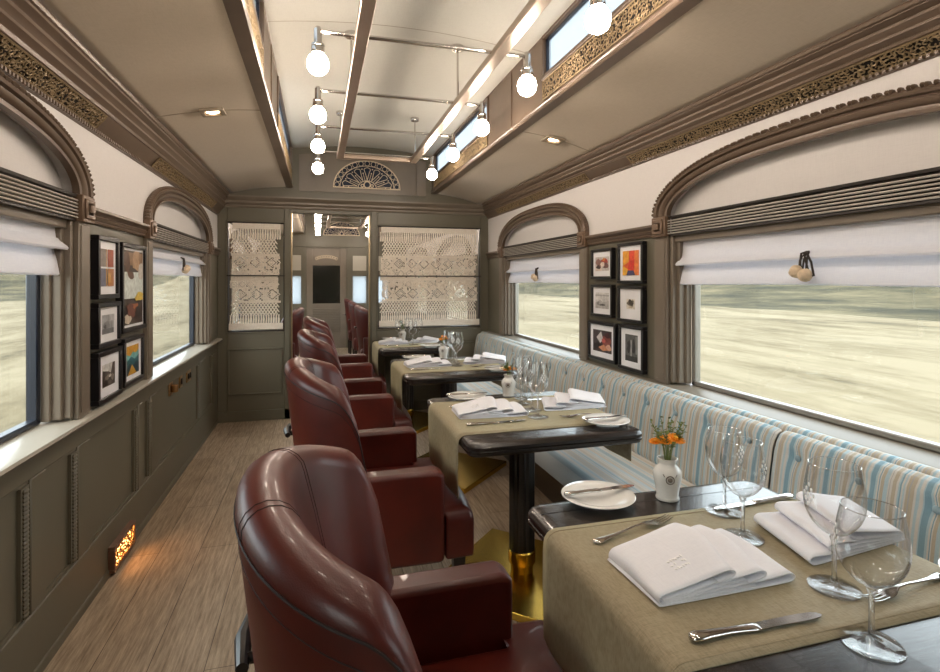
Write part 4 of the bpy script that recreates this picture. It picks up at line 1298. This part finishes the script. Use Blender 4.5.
def posy(loc, label, seed, blooms, spread=.055, hgt=.075):
    t = thing('flower_posy', label, 'flowers', loc, 0, 'flower posies in the vases')
    rr = random.Random(seed); st = MB(); lf = MB()
    for i in range(16):
        a = rr.uniform(0, 2*PI); s = spread*rr.uniform(.3, 1); hh = hgt*rr.uniform(.6, 1.2)
        p0 = (0, 0, -.05); p1 = (s*.3*cos(a), s*.3*sin(a), hh*.4); p2 = (s*cos(a), s*sin(a), hh)
        st.tube([p0, p1, p2], .0011, 4)
        for k in range(12):
            q = rr.uniform(.15, 1); b = Vector(p1).lerp(Vector(p2), q); an = rr.uniform(0, 2*PI); up = rr.uniform(-.3, .9); ln = rr.uniform(.008, .017)
            d = Vector((cos(an), sin(an), up)).normalized(); sd = d.cross(Vector((0, 0, 1))).normalized()*ln*.28
            tip = b + d*ln; md = b + d*ln*.5 + Vector((0, 0, .0015))
            lf.add([b, md + sd, tip, md - sd], [(0, 1, 2, 3)])
    st.build('stem', M['stem'], t); lf.build('foliage', M['leaf'], t, flat=True, recalc=False, solid=.0004)
    for (x, y, z, r, mt) in blooms:
        fl = MB(); c = Vector((x, y, z))
        tilt = Vector((x*6, y*6 - .25, 1)).normalized(); u = tilt.orthogonal().normalized(); w = tilt.cross(u)
        for lay in range(3):
            np_ = 15 - lay*3; rl = r*(1 - .26*lay)
            for k in range(np_):
                a = 2*PI*k/np_ + lay*.3; d = u*cos(a) + w*sin(a); e_ = tilt.cross(d)
                el = .18 + .42*lay
                tp = c + d*rl*cos(el) + tilt*rl*sin(el); md = c + d*rl*.55*cos(el*.6) + tilt*rl*.55*sin(el*.6)
                wd = rl*.19
                fl.add([c, md + e_*wd, tp + e_*wd*.5, tp - e_*wd*.5, md - e_*wd], [(0, 1, 2, 3, 4)])
        fb = fl.build('blossom', M[mt], t, flat=True, recalc=False, solid=.0006)
        cc = MB(); cc.ball(tuple(c + tilt*r*.22), r*.26, 8, 6); cc.build('flower_heart', M['petal2'], fb)
    return t

WHERE = ('foreground table', 'second table', 'third table', 'farthest table')
# --- foreground table
fork0 = fork_proto((.724, 1.132, ZR), .24, 'fork between the bread plate and the embroidered napkin on the foreground table, aisle place')
knife0 = knife_proto((.725, .757, ZR), -.03, 'large table knife in front of the embroidered napkin on the foreground table')
np0 = napkin((.752, .946, ZR), .04, 'folded white napkin with embroidered emblem on the aisle place of the foreground table', True, 0, 1)
np1 = napkin((1.16, 1.0, ZR), PI + .08, 'folded white napkin behind the large glasses on the bench place of the foreground table', False, .3, 5)
plate((.735, 1.325, TZ), 'white bread plate at the far aisle corner of the foreground table, butter knife across it')
plate((1.28, .727, ZR), 'white bread plate cut off by the photo edge, bench side of the foreground table')
bk0 = knife_proto((.748, 1.335, TZ + .0185), .04, 'butter knife lying across the bread plate of the foreground table, aisle corner', .82)
dup(fork0, (1.09, .775, ZR), PI + .12, 'fork seen behind the near large wine glass, bench place of the foreground table')
dup(knife0, (1.12, 1.185, ZR), PI + .05, 'table knife half hidden by the napkin, bench place of the foreground table')
G = [(1.009, 1.165, .212, .046), (.947, 1.035, .225, .049), (.963, .818, .240, .052), (.877, .678, .225, .052)]
GL = ['wine glass farthest from the camera on the foreground table, overlapped by its neighbour', 'wine glass beside the embroidered napkin, right in front of the farthest glass', 'tall wine glass standing before the bench napkin of the foreground table', 'large wine glass standing on bare dark wood at the near edge of the foreground table']
for (x, y, h, r), l, a in zip(G, GL, (-1.35, -1.25, 2.9, 2.5)):
    wineglass((x, y, ZR if y > .7 else TZ), l, h, r, a)
vase((.925, 1.285, TZ), 'white crest-marked bud vase standing behind the foreground table setting')
posy((.925, 1.285, TZ + .112), 'orange blossoms with leafy sprigs in the vase of the foreground table', 4, [(-.016, -.008, .050, .024, 'petal'), (.014, -.014, .052, .027, 'petal'), (-.03, .012, .042, .018, 'petal')], .06, .085)

def setting(i, near=True):
    y = TY[i]; w = WHERE[i]
    xs_ = 0 if i < 3 else -.03; k = 1 if i < 3 else .72
    X_ = lambda x: XA + (x - XA)*k
    n0 = dup(np0, (.745 if i < 3 else .69, y + .015, ZR), .03*(-1)**i, 'folded white napkin at the aisle place of the %s' % w)
    n1 = dup(np1, (1.18 if i < 3 else .995, y + .055, ZR), PI - .05, 'folded white napkin at the bench place of the %s' % w)
    if i == 3:
        for o in (n0, n1): o.scale = (.88, .88, .88)
    dup(fork0, (.72, y + (.185 if i < 3 else .125), ZR), .15 if i < 3 else 0, 'fork beyond the aisle napkin on the %s' % w)
    dup(knife0, (.72, y - .165, ZR), .03, 'table knife before the aisle napkin on the %s' % w)
    dup(fork0, (X_(1.13), y - .16, ZR), PI, 'fork at the bench place of the %s' % w)
    dup(knife0, (X_(1.13), y + .2, ZR), PI + .04, 'table knife at the bench place of the %s' % w)
    a = plate((.725, y + (.415 if False else .375), TZ) if i != 1 else (.728, y + .345, TZ), 'white bread plate at the far aisle corner of the %s' % w)
    dup(bk0, (a.location.x + .005, a.location.y, TZ + .0185), .03, 'butter knife on the far aisle bread plate of the %s' % w)
    b = plate((X_(1.165), y - .22 - (.09 if i != 1 else .055), TZ), 'white bread plate at the near bench corner of the %s' % w)
    dup(bk0, (b.location.x + .005, b.location.y + .005, TZ + .0185), PI + .1 if i != 1 else .12, 'butter knife on the near bench bread plate of the %s' % w)
plate_y = None
setting(1)
setting(2)
setting(3)
GT = {1: [(1.0, 2.555, .215, .044), (.945, 2.45, .225, .046), (.925, 2.195, .235, .048), (.948, 2.318, .225, .046)],
      2: [(.95, 3.98, .22, .045), (.957, 3.88, .22, .044), (.947, 3.78, .225, .045), (.935, 3.675, .235, .048)],
      3: [(.77, 5.335, .21, .042), (.87, 5.335, .225, .044), (.965, 5.335, .225, .044), (.85, 4.995, .22, .044)]}
GN = ('glass farthest back on the %s, beside its vase', 'glass second from the vase on the %s', 'near-edge glass of the %s, the tallest there', 'glass nearest the bench napkin on the %s')
for i, lst in GT.items():
    for (x, y, h, r), l in zip(lst, GN): wineglass((x, y, ZR), 'wine ' + l % WHERE[i], h, r, R.uniform(-2.2, -1))
vase((.955, 2.655, TZ), 'plain white bud vase at the back of the second table')
posy((.955, 2.655, TZ + .112), 'orange and cream flower posy in the vase of the second table', 6, [(-.018, -.004, .026, .020, 'petal'), (.012, -.012, .03, .022, 'petal'), (.03, .0, .026, .018, 'petal'), (-.034, .006, .03, .016, 'petal3')], .045, .05)
vase((.935, 4.085, TZ), 'white bud vase seen through a wine glass on the third table')
posy((.935, 4.085, TZ + .112), 'orange flower posy seen through a wine glass on the third table', 9, [(-.014, -.01, .035, .026, 'petal'), (.02, -.008, .04, .026, 'petal'), (.0, .0, .055, .022, 'petal')], .04, .05)
vase((.82, 5.435, TZ), 'white bud vase on the farthest table before the partition')
posy((.82, 5.435, TZ + .112), 'leafy white flower posy on the farthest table before the partition', 12, [(-.02, -.004, .05, .014, 'petal3'), (.016, -.01, .06, .014, 'petal3')], .055, .08)

# ------------------------------------------------------------------ outside
def ground_z(x, y):
    d = abs(x - XC)
    z = -1.15
    if d > 36:
        q = min(1, (d-36)/85)
        z += 12.5*q*q*(3-2*q)*(.8 + .25*sin(y*.021 + (1 if x > 0 else 4)) + .12*sin(y*.06 + x*.02))
    if y > 110:
        q = min(1, (y-110)/260); z += 34*q*q*(3-2*q)
    return z + .10*sin(x*.35)*sin(y*.22) * (1 if d > 4 else 0)
for nm, lo, hi, mt, lab in (('ground', 2.0, 37, 'field', None), ('hill', 36.5, 200, 'hill', None)):
    for s in (-1, 1):
        g = MB()
        nx, ny = (40, 80) if nm == 'ground' else (30, 80)
        def fn(u, v):
            d = lo + (hi-lo)*u**1.5; x = XC + s*d; y = -160 + 320*v + 560*v**4; return (x, y, ground_z(x, y))
        g.grid(fn, nx, ny)
        struct(g.build(nm, M[mt], ang=180))

# ------------------------------------------------------------------ world, sun, camera
w = bpy.data.worlds.new('World'); SC.world = w; w.use_nodes = True
nt = w.node_tree; nt.nodes.clear()
out = nt.nodes.new('ShaderNodeOutputWorld'); bg = nt.nodes.new('ShaderNodeBackground')
sky = nt.nodes.new('ShaderNodeTexSky'); sky.sky_type = 'NISHITA'; sky.sun_disc = False
sky.sun_elevation = math.radians(38); sky.sun_rotation = math.radians(200); sky.air_density = 1.0; sky.dust_density = 3.0; sky.ozone_density = 1
mixc = nt.nodes.new('ShaderNodeMixRGB'); mixc.inputs[0].default_value = .8; mixc.inputs[2].default_value = (6.0, 6.2, 6.5, 1)
nt.links.new(sky.outputs[0], mixc.inputs[1]); nt.links.new(mixc.outputs[0], bg.inputs[0]); bg.inputs[1].default_value = .80
nt.links.new(bg.outputs[0], out.inputs[0])
sl = bpy.data.lights.new('Sun', 'SUN'); sl.energy = .9; sl.angle = math.radians(6); sl.color = (1, .95, .86)
so = bpy.data.objects.new('sun', sl); COL.objects.link(so); so.rotation_euler = (math.radians(32), 0, math.radians(12))

cam = bpy.data.cameras.new('Camera'); co_ = bpy.data.objects.new('camera', cam); COL.objects.link(co_)
cam.sensor_fit = 'HORIZONTAL'; cam.sensor_width = 36; cam.lens = 541/940*36
cam.shift_x = 0; cam.shift_y = -(336 - 281)/940
cam.clip_start = .02; cam.clip_end = 1000
co_.location = (0, 0, 1.35); co_.rotation_euler = (PI/2, 0, -math.radians(15.7))
SC.camera = co_
SC.view_settings.view_transform = 'Standard'; SC.view_settings.look = 'None'; SC.view_settings.gamma = 1
SC.view_settings.exposure = 0.35
SC.cycles.use_denoising = True
SC.cycles.max_bounces = 10; SC.cycles.diffuse_bounces = 8; SC.cycles.glossy_bounces = 5; SC.cycles.transparent_max_bounces = 24; SC.cycles.transmission_bounces = 8
SC.cycles.caustics_reflective = False; SC.cycles.caustics_refractive = False
SC.cycles.sample_clamp_indirect = 6
